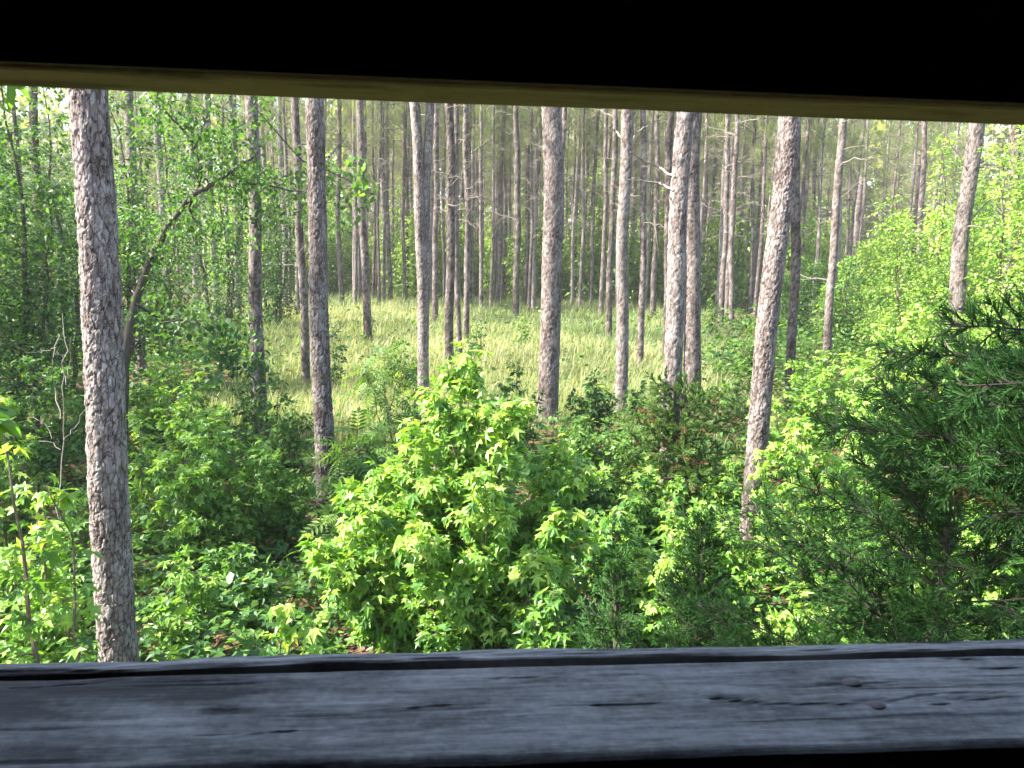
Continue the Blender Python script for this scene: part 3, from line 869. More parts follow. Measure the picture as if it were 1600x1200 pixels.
# ------------------------------------------------------------------ broadleaf saplings, shrubs and trees
def grow(stems, r, leaf=.11, n_br=14, dens=1.0, tint=.55, up=35, twig=.10, wr=.012, top_tint=.25, lod=0):
    """stems: (base, tip, spread, first branch height 0..1). Returns wood accumulators and leaf arrays"""
    woods = []; P = []; A = []; N = []; S = []; Tn = []
    for (b, tp, spread, t0) in stems:
        b = np.asarray(b, float); tp = np.asarray(tp, float)
        L = np.linalg.norm(tp - b); n = 12
        t = np.linspace(0, 1, n)
        pts = b + np.outer(t, tp - b)
        w = np.cumsum(r.normal(0, .012 * L, (n, 3)), 0); w -= np.outer(t, w[-1]); w[:, 2] = 0
        side = r.normal(0, .03 * L, 3); side[2] = 0
        pts = pts + w + np.outer(np.sin(t * np.pi), side)
        wd = Acc()
        rr = np.linspace(wr * L ** .7, wr * .2, n)
        tube(wd, pts, rr, 6, .45)
        az0 = r.uniform(0, 6.28)
        nb = n_br
        for k in range(nb + 1):
            if k == nb:
                bt = .94; bl = spread * .28; d = unit(tp - b); 
            else:
                bt = t0 + (1 - t0) * (k + r.uniform(0, .9)) / nb; bt = min(bt, .98)
                u = (bt - t0) / (1 - t0)
                bl = spread * (.35 + .65 * (1 - u) ** .75) * (.55 + .45 * min(1, u * 5 + .3)) * r.uniform(.6, 1.15)
                az = az0 + k * 2.4 + r.uniform(-.5, .5); el = rad(up + 25 * u + r.uniform(-14, 14))
                d = np.array([math.cos(az) * math.cos(el), math.sin(az) * math.cos(el), math.sin(el)])
            i0 = bt * (n - 1); ii = min(int(i0), n - 2); f = i0 - ii
            p0 = pts[ii] * (1 - f) + pts[ii + 1] * f
            bp = branch_pts(p0, d, bl, 7, .28, .16, r)
            br = max(.0025, rr[ii] * .42)
            (tube(wd, bp[::2], np.linspace(br, .0018, 4), 3, .5, False) if lod else tube(wd, bp, np.linspace(br, .0018, 7), 4, .5))
            m = max(5, int(1.5 * dens * bl / (leaf * .13)))
            s = 1 - r.uniform(0, .86, m) ** 1.25
            idx = s * 6; i1 = np.minimum(idx.astype(int), 5); f1 = (idx - i1)[:, None]
            base = bp[i1] * (1 - f1) + bp[i1 + 1] * f1
            dirs = unit(bp[i1 + 1] - bp[i1])
            lat = r.normal(0, 1, (m, 3)); lat[:, 2] *= .55; lat[:, 2] += .1
            lat = unit(lat - dirs * np.sum(lat * dirs, 1, keepdims=True) * .6)
            tl = twig * r.uniform(.25, 1.5, m) * (1.25 - .6 * s) * max(.6, min(1.8, bl / .5))
            pos = base + lat * tl[:, None]
            for q_ in range(0, m, 30 if lod else 10):
                tube(wd, np.array([base[q_], (base[q_] + pos[q_]) / 2 + np.array([0, 0, .008]), pos[q_]]), [.0022, .0018, .0012], 3, .6, False)
            ax = unit(lat * .85 + dirs * np.array([.6, .6, .15]) + np.array([0, 0, -.42]) + r.normal(0, .3, (m, 3)))
            nn = unit(np.array([0, 0, 1.0]) + r.normal(0, .38, (m, 3)) + unit(lat) * .35)
            P.append(pos); A.append(ax); N.append(nn)
            S.append(leaf * r.uniform(.5, 1.25, m) * (1.15 - .35 * s))
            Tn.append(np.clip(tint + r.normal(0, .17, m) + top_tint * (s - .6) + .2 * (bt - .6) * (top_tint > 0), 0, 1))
        woods.append(wd)
    return woods, np.concatenate(P), np.concatenate(A), np.concatenate(N), np.concatenate(S), np.concatenate(Tn)

LEAFM = []
for V, F in STARS:
    a = Acc(); a.add(V, F)
    # a short petiole
    a.add([(-.012, -.45, .02), (.012, -.45, .02), (0, .05, .004)], [(0, 1, 2)])
    LEAFM.append(a.mesh('leaf', M_gum_near))

def plant(name, cat, label, stems, seed, leaf=.11, n_br=14, dens=1, tint=.55, tmpl=STAR, mat=None, nleaf=0, group=None, wood=None, **kw):
    r = np.random.default_rng(seed)
    woods, P, A, N, S, Tn = grow(stems, r, leaf, n_br, dens, tint, **kw)
    B = np.array(stems[0][0], float)
    th = thing(name, label, cat, B, group)
    for wd in woods:
        link('stem', wd.mesh('stem', wood or M_twig, off=B), th)
    sel = np.zeros(len(P), bool)
    if nleaf:
        score = np.linalg.norm(P - CP, axis=1) - 1.2 * S / leaf * .3 - .25 * (P[:, 2] - B[2])
        sel[np.argsort(score)[:nleaf]] = True
        x, y, z = frames(A[sel], N[sel])
        for k, (p, s, tn) in enumerate(zip(P[sel] - B, S[sel], Tn[sel])):
            o = bpy.data.objects.new('leaf', LEAFM[int(r.integers(0, 3))]); COL.objects.link(o); o.parent = th
            M = Matrix(((x[k, 0] * s, y[k, 0] * s, z[k, 0] * s, p[0]), (x[k, 1] * s, y[k, 1] * s, z[k, 1] * s, p[1]), (x[k, 2] * s, y[k, 2] * s, z[k, 2] * s, p[2]), (0, 0, 0, 1)))
            o.matrix_local = M
            o.color = (float(tn), 0, 0, 1)
    fo = Acc(); k = ~sel
    if tmpl is STAR and np.linalg.norm(B - CP) < 11:
        which = r.integers(0, 4, len(P))
        for w_ in range(4):
            kk = k & (which == w_)
            leaves(fo, P[kk], A[kk], N[kk], S[kk], (STARS + [STAR])[w_], Tn[kk])
    else:
        leaves(fo, P[k], A[k], N[k], S[k], tmpl, Tn[k])
    link('foliage', fo.mesh('foliage', mat or M_gum, off=B), th, kind='stuff')
    return th

def stems_px(px, Y, top, w, n, r, t0=.12, lean=.25, dy=.5):
    """n stems filling a crown of width w px with its top at picture row `top`, standing at depth Y"""
    b0 = col_base(px, Y, min((top + 1010) / 2, 850) if Y < 8.3 else None)
    zt = at_depth(px, top, Y)[2] - b0[2]
    half = .5 * w * Y / FPX
    out = []
    for k in range(n):
        if k == 0: ox, oy, h = 0, 0, zt
        else:
            a = 2 * np.pi * k / max(1, n - 1) + r.uniform(-.4, .4)
            ox = math.cos(a) * half * .55; oy = math.sin(a) * half * dy; h = zt * r.uniform(.62, .92)
        bb = b0 + np.array([ox * .25, oy * .25, 0]); bb[2] = g(bb[0], bb[1]) - .03
        out.append((bb, bb + np.array([ox * .8, oy * .8, h]), half * (.85 if n == 1 else .62), t0))
    return out

# 1 the big sunlit sweetgum in the middle
cb = col_base(735, 6.5)
specs = [(735, 552, 6.5, .62), (737, 600, 6.4, .55), (728, 575, 6.6, .5), (795, 640, 6.2, .62), (868, 700, 6.7, .55), (640, 690, 6.3, .60), (565, 800, 6.0, .55), (890, 800, 6.2, .5), (690, 630, 6.8, .55), (520, 880, 5.9, .42), (505, 850, 6.1, .40), (545, 770, 6.4, .50), (600, 735, 6.5, .5), (905, 735, 6.6, .45), (760, 760, 5.7, .55), (655, 850, 5.6, .5), (840, 880, 5.7, .5)]
st = []
for (px, py, Y, sp) in specs:
    T = at_depth(px, py, Y)
    b = cb + (np.array([T[0], T[1], 0]) - np.array([cb[0], cb[1], 0])) * .42; b[2] = g(b[0], b[1]) - .03
    st.append((b, T, sp, .10))
plant('sweetgum_sapling', 'sapling', 'big sunlit lime-green sweetgum bush in the middle, star leaves, pointed top', st, 1, leaf=.118, n_br=17, dens=1.0, tint=.68, nleaf=300, twig=.12)

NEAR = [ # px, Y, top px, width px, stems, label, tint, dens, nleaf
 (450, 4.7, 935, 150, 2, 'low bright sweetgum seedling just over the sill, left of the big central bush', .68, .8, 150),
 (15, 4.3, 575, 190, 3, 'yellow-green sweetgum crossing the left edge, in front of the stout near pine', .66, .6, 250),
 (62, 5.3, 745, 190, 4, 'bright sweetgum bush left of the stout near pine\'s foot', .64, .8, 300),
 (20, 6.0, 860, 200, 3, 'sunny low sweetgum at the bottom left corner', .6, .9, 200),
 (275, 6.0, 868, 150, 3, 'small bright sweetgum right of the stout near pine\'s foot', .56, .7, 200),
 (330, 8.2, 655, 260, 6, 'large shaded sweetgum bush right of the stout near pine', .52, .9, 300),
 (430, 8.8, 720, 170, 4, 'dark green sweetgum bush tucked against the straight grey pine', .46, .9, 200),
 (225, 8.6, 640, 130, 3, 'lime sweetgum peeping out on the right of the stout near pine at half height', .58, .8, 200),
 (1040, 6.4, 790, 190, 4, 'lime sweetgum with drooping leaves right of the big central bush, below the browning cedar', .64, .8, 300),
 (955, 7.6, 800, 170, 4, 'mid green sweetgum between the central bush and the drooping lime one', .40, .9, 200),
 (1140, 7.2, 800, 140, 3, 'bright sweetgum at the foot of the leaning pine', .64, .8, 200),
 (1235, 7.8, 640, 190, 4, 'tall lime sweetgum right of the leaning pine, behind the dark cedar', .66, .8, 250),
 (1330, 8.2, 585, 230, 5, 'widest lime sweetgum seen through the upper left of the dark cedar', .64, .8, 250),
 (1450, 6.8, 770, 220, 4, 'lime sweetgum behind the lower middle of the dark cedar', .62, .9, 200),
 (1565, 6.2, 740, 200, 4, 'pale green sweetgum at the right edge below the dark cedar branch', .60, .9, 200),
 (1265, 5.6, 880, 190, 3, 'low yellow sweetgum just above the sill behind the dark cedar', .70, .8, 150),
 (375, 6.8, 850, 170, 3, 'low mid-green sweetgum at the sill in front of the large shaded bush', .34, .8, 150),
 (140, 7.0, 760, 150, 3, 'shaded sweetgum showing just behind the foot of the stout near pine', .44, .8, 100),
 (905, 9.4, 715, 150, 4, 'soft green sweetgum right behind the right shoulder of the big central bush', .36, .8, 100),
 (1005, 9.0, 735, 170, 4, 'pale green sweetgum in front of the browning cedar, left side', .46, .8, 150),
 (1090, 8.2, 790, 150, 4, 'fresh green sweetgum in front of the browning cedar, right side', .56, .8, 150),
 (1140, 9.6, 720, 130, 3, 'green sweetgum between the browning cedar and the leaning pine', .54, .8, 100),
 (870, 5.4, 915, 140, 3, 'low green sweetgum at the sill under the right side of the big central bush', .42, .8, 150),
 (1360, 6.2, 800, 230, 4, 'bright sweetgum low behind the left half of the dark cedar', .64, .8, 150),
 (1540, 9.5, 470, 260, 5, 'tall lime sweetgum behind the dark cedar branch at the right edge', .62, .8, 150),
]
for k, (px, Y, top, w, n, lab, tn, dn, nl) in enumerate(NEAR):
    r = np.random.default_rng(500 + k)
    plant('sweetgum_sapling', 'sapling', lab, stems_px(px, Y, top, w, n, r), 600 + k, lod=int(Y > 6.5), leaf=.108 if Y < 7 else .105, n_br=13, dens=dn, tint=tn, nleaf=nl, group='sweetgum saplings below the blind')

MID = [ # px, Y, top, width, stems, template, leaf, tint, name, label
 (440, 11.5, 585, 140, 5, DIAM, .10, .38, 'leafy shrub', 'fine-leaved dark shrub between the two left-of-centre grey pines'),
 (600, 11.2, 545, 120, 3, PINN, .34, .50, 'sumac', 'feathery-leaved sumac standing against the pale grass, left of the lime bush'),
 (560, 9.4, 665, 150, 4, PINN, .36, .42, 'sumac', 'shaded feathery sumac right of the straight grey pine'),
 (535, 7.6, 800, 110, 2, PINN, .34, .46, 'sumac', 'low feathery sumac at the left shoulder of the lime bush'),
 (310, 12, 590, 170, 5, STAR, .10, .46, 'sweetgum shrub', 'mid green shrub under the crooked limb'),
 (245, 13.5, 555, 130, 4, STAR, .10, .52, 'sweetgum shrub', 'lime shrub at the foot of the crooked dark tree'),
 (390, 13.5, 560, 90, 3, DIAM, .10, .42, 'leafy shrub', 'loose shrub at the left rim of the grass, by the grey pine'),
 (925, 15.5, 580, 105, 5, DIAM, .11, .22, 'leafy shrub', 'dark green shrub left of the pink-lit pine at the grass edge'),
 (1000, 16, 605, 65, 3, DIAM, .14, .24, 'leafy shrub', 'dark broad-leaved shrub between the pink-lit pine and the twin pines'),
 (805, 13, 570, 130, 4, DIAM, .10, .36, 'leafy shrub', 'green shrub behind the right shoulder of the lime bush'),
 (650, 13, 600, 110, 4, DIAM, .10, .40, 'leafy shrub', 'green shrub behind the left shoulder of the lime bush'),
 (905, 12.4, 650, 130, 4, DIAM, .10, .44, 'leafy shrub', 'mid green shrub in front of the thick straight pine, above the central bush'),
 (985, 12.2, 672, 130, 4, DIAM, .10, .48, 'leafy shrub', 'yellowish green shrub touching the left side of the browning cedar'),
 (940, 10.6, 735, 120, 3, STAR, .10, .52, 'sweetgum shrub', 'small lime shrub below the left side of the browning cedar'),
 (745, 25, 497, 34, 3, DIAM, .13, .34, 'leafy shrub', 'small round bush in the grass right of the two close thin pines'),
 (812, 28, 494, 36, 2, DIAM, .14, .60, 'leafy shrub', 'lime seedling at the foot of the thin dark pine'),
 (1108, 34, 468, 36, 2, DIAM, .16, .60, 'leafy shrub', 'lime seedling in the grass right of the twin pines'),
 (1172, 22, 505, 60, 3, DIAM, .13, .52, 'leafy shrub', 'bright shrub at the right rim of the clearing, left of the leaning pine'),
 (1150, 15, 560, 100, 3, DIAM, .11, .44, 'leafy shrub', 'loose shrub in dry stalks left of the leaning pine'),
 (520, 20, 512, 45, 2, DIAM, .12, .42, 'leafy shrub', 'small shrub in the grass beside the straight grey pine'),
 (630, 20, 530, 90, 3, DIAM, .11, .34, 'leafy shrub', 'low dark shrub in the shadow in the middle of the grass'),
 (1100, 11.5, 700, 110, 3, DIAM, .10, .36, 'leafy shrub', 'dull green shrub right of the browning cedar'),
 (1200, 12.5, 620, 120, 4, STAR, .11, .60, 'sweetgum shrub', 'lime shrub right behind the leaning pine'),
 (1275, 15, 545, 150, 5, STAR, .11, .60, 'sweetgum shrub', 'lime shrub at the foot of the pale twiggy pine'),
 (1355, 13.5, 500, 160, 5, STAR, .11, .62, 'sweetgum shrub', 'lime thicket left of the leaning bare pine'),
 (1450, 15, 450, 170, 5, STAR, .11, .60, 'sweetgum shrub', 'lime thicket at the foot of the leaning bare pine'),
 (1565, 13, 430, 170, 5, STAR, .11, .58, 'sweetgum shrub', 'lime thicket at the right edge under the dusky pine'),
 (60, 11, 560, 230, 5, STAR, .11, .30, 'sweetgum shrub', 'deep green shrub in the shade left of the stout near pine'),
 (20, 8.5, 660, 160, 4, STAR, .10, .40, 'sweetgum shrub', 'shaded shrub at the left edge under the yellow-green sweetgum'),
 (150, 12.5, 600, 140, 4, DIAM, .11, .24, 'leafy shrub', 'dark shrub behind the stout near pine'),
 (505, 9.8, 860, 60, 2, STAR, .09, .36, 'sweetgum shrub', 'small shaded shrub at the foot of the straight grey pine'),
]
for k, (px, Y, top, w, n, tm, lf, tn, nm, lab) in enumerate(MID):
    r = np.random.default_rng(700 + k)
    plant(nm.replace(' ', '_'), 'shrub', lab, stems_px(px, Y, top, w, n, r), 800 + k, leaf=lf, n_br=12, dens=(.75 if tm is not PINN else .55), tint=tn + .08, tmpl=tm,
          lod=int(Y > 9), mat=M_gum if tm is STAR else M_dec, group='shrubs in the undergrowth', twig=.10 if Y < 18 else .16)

TALL = [ # px, Y, top, width, stems, leaf, tint (kept low at left to carry canopy shade), first branch, label
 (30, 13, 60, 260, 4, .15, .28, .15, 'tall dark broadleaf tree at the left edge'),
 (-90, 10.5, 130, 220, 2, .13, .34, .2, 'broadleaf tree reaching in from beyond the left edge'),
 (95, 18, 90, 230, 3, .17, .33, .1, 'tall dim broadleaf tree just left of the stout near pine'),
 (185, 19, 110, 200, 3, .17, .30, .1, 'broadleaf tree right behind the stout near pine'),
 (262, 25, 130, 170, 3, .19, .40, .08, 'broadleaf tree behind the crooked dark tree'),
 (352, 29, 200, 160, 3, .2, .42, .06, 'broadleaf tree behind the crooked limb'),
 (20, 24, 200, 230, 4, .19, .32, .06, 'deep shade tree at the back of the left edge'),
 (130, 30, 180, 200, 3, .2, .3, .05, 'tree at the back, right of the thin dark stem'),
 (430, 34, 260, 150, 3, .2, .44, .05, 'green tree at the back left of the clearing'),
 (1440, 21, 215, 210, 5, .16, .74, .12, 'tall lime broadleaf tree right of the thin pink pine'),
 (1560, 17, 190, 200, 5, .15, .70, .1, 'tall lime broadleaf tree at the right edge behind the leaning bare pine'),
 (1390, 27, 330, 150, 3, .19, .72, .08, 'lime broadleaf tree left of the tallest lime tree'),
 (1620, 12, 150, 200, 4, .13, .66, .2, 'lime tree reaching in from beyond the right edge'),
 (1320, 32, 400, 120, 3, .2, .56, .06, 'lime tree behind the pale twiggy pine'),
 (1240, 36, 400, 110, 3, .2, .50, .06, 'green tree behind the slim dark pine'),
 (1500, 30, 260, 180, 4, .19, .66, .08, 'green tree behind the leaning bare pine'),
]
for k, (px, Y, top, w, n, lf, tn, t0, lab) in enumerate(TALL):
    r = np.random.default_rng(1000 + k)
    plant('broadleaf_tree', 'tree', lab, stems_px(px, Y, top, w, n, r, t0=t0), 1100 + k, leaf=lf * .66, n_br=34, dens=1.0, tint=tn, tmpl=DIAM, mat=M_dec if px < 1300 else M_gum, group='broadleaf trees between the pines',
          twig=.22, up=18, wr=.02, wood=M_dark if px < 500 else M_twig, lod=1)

# crooked dark tree with its leaning limb
CY = 12.0
cbp = col_base(192, CY)
def cpx(l, dy=0): return np.array([at_depth(px, py, CY + dy + .3 * math.sin(k)) for k, (px, py) in enumerate(l)])
th = thing('crooked_tree', 'crooked dark tree leaning right with a forked mossy limb, behind the stout near pine', 'tree', cbp)
main = np.concatenate([[cbp - np.array([0, 0, .05])], cpx([(195, 545), (212, 470), (238, 402), (268, 345), (300, 305), (330, 290), (362, 268), (395, 245)])])
def smooth(P, m=4):
    t = np.linspace(0, len(P) - 1, len(P) * m)
    return np.stack([np.interp(t, np.arange(len(P)), P[:, c]) for c in range(3)], -1)
def limb(name, P, r0, r1, parent):
    P = smooth(P); P = P + rng.normal(0, .008, P.shape)
    a = Acc(); tube(a, P - cbp, np.linspace(r0, r1, len(P)), 7, .5)
    return link(name, a.mesh(name, M_dark, True), parent)
trk = limb('trunk', main, .075, .02, th)
br_l = [cpx([(308, 300), (314, 265), (305, 225), (282, 200), (262, 178), (234, 150)]), cpx([(360, 268), (385, 285), (420, 290), (470, 300), (530, 305)], .2), cpx([(300, 235), (318, 200), (330, 160)]), cpx([(238, 402), (222, 380), (205, 340), (180, 320)], -.3),
        cpx([(212, 475), (245, 495), (290, 500), (330, 512), (370, 545)], -.4), cpx([(300, 308), (296, 332), (310, 350), (330, 380)], .2)]
fo = Acc(); r = np.random.default_rng(77)
for k, P in enumerate(br_l):
    limb('branch', P, .026 if k else .036, .006, th)
for k, P in enumerate(br_l + [main[5:]]):
    Q = smooth(P, 12); n = 560
    s = r.uniform(.15, 1, n); q_ = Q[np.minimum((s * len(Q)).astype(int), len(Q) - 1)]
    clump = r.normal(0, 1, (26, 3)) * np.array([.42, .42, .25]) 
    ci = r.integers(0, 26, n)
    cb_ = Q[np.minimum((r.uniform(.2, 1, 26) * len(Q)).astype(int), len(Q) - 1)] + clump
    pos = cb_[ci] + r.normal(0, .11, (n, 3)) - cbp
    A = unit(r.normal(0, 1, (n, 3)) + np.array([0, 0, -.6])); N = unit(np.array([0, 0, 1.]) + r.normal(0, .45, (n, 3)))
    leaves(fo, pos, A, N, r.uniform(.06, .11, n), DIAM, np.clip(r.normal(.5, .15, n), 0, 1))
    for c in cb_[::2]:
        j = np.argmin(np.linalg.norm(Q - c, axis=1)); a0 = Q[j] - cbp
        tube(fo, np.array([a0, (a0 + c - cbp) / 2 + r.normal(0, .03, 3), c - cbp]), [.006, .004, .002], 3, .05, False)
link('foliage', fo.mesh('foliage', M_dec), th, kind='stuff')

# sprig hanging into the grass at the left
for (pix, Yq, lab, tn) in (([(250, 505), (300, 497), (330, 520), (360, 560), (385, 580)], 11.0, 'dark drooping leafy sprig hanging over the grass left of the grey pine', .2),
                       ([(400, 170), (470, 250), (520, 270), (560, 290), (575, 330)], 12.5, 'lime-leaved branch tip hanging across the straight grey pine', .66)):
    P = np.array([at_depth(px, py, Yq) for px, py in pix]); B = P[0]
    a = Acc(); tube(a, smooth(P) - B, np.linspace(.012, .003, len(P) * 4), 5, .3)
    th = thing('leafy_branch', lab, 'branch', B)
    link('twig', a.mesh('twig', M_dark), th)
    n = 260; r = np.random.default_rng(int(Yq * 10)); Q = smooth(P, 12)
    cen = Q[(r.uniform(.25, 1, 22) * (len(Q) - 1)).astype(int)] + r.normal(0, .16, (22, 3)) + np.array([0, 0, -.06])
    pos = cen[r.integers(0, 22, n)] + r.normal(0, .09, (n, 3)) - B
    f = Acc(); leaves(f, pos, unit(r.normal(0, 1, (n, 3)) * .8 + np.array([0, 0, -.8])), unit(np.array([0, -.2, 1.]) + r.normal(0, .4, (n, 3))), r.uniform(.08, .13, n), BLOB, np.clip(r.normal(tn, .12, n), 0, 1))
    link('foliage', f.mesh('foliage', M_dec), th, kind='stuff')

# far understory, shared meshes
FU = []
for k in range(6):
    r = np.random.default_rng(1300 + k)
    hh = 6.0
    st = [(np.array([0, 0, -.1]), np.array([0, 0, hh]), 1.9, .04)] + [(np.array([math.cos(a) * .3, math.sin(a) * .3, -.1]), np.array([math.cos(a) * 1.3, math.sin(a) * 1.3, hh * r.uniform(.5, .85)]), 1.5, .04) for a in (1, 3.1, 5.2)]
    woods, P, A, N, S, Tn = grow(st, r, .30, 20, 1.0, .90, twig=.4, wr=.02, up=15, lod=1)
    w2 = Acc()
    for wd in woods:
        w2.add(np.concatenate(wd.v), np.concatenate(wd.f), np.concatenate(wd.t))
    fa = Acc(); leaves(fa, P, A, N, S, DIAM, Tn)
    FU.append((w2.mesh('stem', M_twig), fa.mesh('foliage', M_dec)))
for k in range(80):
    Y = rng.uniform(50, 72) if k % 3 else rng.uniform(64, 90)
    px = 150 + (k + .5) * 1300 / 80 + rng.uniform(-40, 40)
    b = col_base(px, Y)
    s = rng.uniform(.65, 1.1)
    th = thing('understory_tree', 'green understory tree in the leafy wall behind the clearing', 'tree', b, 'understory trees behind the clearing', rng.uniform(0, 6.28), s * rng.uniform(.9, 1.2), s * rng.uniform(.95, 1.45))
    m = FU[k % 6]
    link('stem', m[0], th, kind='stuff'); link('foliage', m[1], th, kind='stuff')

# the far wood behind everything: one mass of leaf clumps and needles
r = np.random.default_rng(9)
fa = Acc()
n = 85000
px = r.uniform(-250, 1850, n); Y = r.uniform(88, 165, n)
x = (px - 800) / FPX * Y
z0 = ground(x, Y)
hz = 23 * r.uniform(0, 1, n) ** .95
keep = fbm(x * .22 + Y * .05, hz * .3, 3) > .36
keep |= hz < 7
x, Y, z0, hz = x[keep], Y[keep], z0[keep], hz[keep]; n = len(x)
leaves(fa, np.column_stack([x, Y, z0 + hz]), unit(r.normal(0, 1, (n, 3))), unit(np.array([-.3, -.4, 1.]) + r.normal(0, .5, (n, 3))), r.uniform(.8, 1.9, n), DIAM, np.clip(r.normal(.62, .2, n), 0, 1))
link('distant_woodland', fa.mesh('distant_woodland', M_pine), kind='stuff')

# ------------------------------------------------------------------ cedars
CONE = (np.array([(-.55, 0, 0), (.55, 0, 0), (0, 1, 0)]), np.array([(0, 1, 2)]))
def cone_leaves(acc, P, A, Ls, Wd, tint, r):
    n = len(P)
    y = unit(A); x = unit(np.cross(y, r.normal(0, 1, (n, 3)))); z = np.cross(x, y)
    V, F = CONE
    W = P[:, None] + V[None, :, 0:1] * x[:, None] * Wd[:, None, None] + V[None, :, 1:2] * y[:, None] * Ls[:, None, None] + V[None, :, 2:3] * z[:, None] * Wd[:, None, None]
    acc.add(W.reshape(-1, 3), (F[None] + (np.arange(n) * 3)[:, None, None]).reshape(-1, 3), np.repeat(tint, 3))

def cedar_branch(wood, fol, p, d, L, r, r0, fine, tint, sag=.1, dens=1.0, brown=0.0):
    bp = branch_pts(p, d, L, 9, sag, .12, r)
    tube(wood, bp, np.linspace(r0, .002, 9), 5, .4)
    n2 = max(6, int(dens * L / .038))
    s = np.linspace(.12, 1, n2) + r.uniform(-.02, .02, n2); s = np.clip(s, .05, .999)
    for k in range(n2):
        i0 = s[k] * 8; i = min(int(i0), 7); f = i0 - i
        q0 = bp[i] * (1 - f) + bp[i + 1] * f
        fwd = unit(bp[i + 1] - bp[i])
        a = r.normal(0, 1, 3); a[2] *= .7; a = unit(a - fwd * (a @ fwd))
        d2 = unit(fwd * .75 + a * .8 + np.array([0, 0, .12]))
        L2 = (.07 + .30 * L * (1 - s[k]) * .8) * r.uniform(.6, 1.2)
        L2 = min(L2, .42) if fine < .006 else L2 * 1.3
        tw = branch_pts(q0, d2, L2, 6, .12, .12, r)
        tube(wood, tw, np.linspace(.003, .0012, 6), 3, .4, False)
        n3 = max(6, int(L2 / .0045))
        s3 = r.uniform(.1, 1, n3); i3 = np.minimum((s3 * 5).astype(int), 4); f3 = (s3 * 5 - i3)[:, None]
        q3 = tw[i3] * (1 - f3) + tw[i3 + 1] * f3
        fw3 = unit(tw[i3 + 1] - tw[i3])
        lat = r.normal(0, 1, (n3, 3)); lat = unit(lat - fw3 * np.sum(lat * fw3, 1, keepdims=True))
        A3 = unit(fw3 * .95 + lat * .58 + np.array([0, 0, .1]))
        L3 = r.uniform(.025, .072, n3) * (1.15 - .5 * s3)
        tn = np.clip(tint + r.normal(0, .12, n3) + .12 * (s3 - .5), 0, .84)
        if r.random() < brown: tn = r.uniform(.93, 1, n3)
        cone_leaves(fol, q3, A3, L3, np.full(n3, fine * 1.5), tn, r)
        # side sprays along each of them
        m = 4 if fine < .003 else 3
        u = np.tile(np.linspace(.25, .95, m), n3)
        qq = np.repeat(q3, m, 0) + np.repeat(A3 * L3[:, None], m, 0) * u[:, None]
        lt = r.normal(0, 1, (n3 * m, 3)); AA = unit(np.repeat(A3, m, 0) * .95 + unit(lt) * .5)
        cone_leaves(fol, qq, AA, r.uniform(.008, .020, n3 * m), np.full(n3 * m, fine * 1.3), np.repeat(tn, m), r)

def cedar(label, px, Y, top, width, seed, n_br, fine, tint=.45, dens=1.0, t0=.08, brown=0., el0=35, lean=(0, 0), fm=None):
    r = np.random.default_rng(seed)
    b = col_base(px, Y, 850 if Y < 6 else None); b[2] -= .04
    H = at_depth(px, top, Y)[2] - b[2]
    R = .5 * width * Y / FPX
    th = thing('cedar_tree', label, 'cedar', b, 'red cedars below the blind')
    tr = Acc(); pts = branch_pts(np.zeros(3), np.array([lean[0], lean[1], 1.0]), H, 12, 0, .08, r)
    tube(tr, pts, np.linspace(.012 + .014 * H, .004, 12), 8, .5)
    link('trunk', tr.mesh('trunk', M_dark, True), th)
    wood, fol = Acc(), Acc()
    for k in range(n_br):
        t = t0 + (.97 - t0) * (k + r.uniform(0, .9)) / n_br
        i0 = t * 11; i = min(int(i0), 10); p = pts[i] * (1 - i0 + i) + pts[i + 1] * (i0 - i)
        u = (t - t0) / (1 - t0)
        L = R * 1.1 * (1 - .75 * u ** 1.4) * r.uniform(.7, 1.15)
        az = k * 2.4 + r.uniform(-.5, .5); el = rad(el0 + 28 * u + r.uniform(-12, 12))
        cedar_branch(wood, fol, p, np.array([math.cos(az) * math.cos(el), math.sin(az) * math.cos(el), math.sin(el)]), L, r, .003 + .004 * L, fine, tint, .05, dens, brown)
    link('branchwork', wood.mesh('branchwork', M_dark), th, kind='stuff')
    link('foliage', fol.mesh('foliage', fm or M_cedar), th, kind='stuff')
    return th
cedar('large dark cedar filling the lower right above the sill', 1425, 3.5, 600, 880, 3001, 78, .0034, .40, 1.1, t0=.30, el0=20)
cedar('small feathery cedar just above the sill, left of the large dark cedar', 1110, 4.2, 820, 290, 3002, 40, .0044, .42, 1.0, t0=.42, el0=45)
cedar('thin wispy cedar seedling above the sill, left of the small feathery cedar', 955, 4.6, 890, 210, 3003, 26, .0046, .46, .8, t0=.45, el0=50)
cedar('browning scrubby cedar around the foot of the pink-barked pine', 1060, 10.3, 612, 290, 3004, 60, .0085, .62, .75, brown=.06, el0=10, fm=M_cedar_dull)
cedar('low dull cedar scrub at the grass edge right of the twin pines', 1140, 14.5, 610, 90, 3005, 16, .011, .55, .5, brown=.15, el0=20, fm=M_cedar_dull)
cedar('narrow dark cedar at the right edge behind the lime thicket', 1572, 9.0, 455, 120, 3006, 20, .008, .40, .6, el0=40)
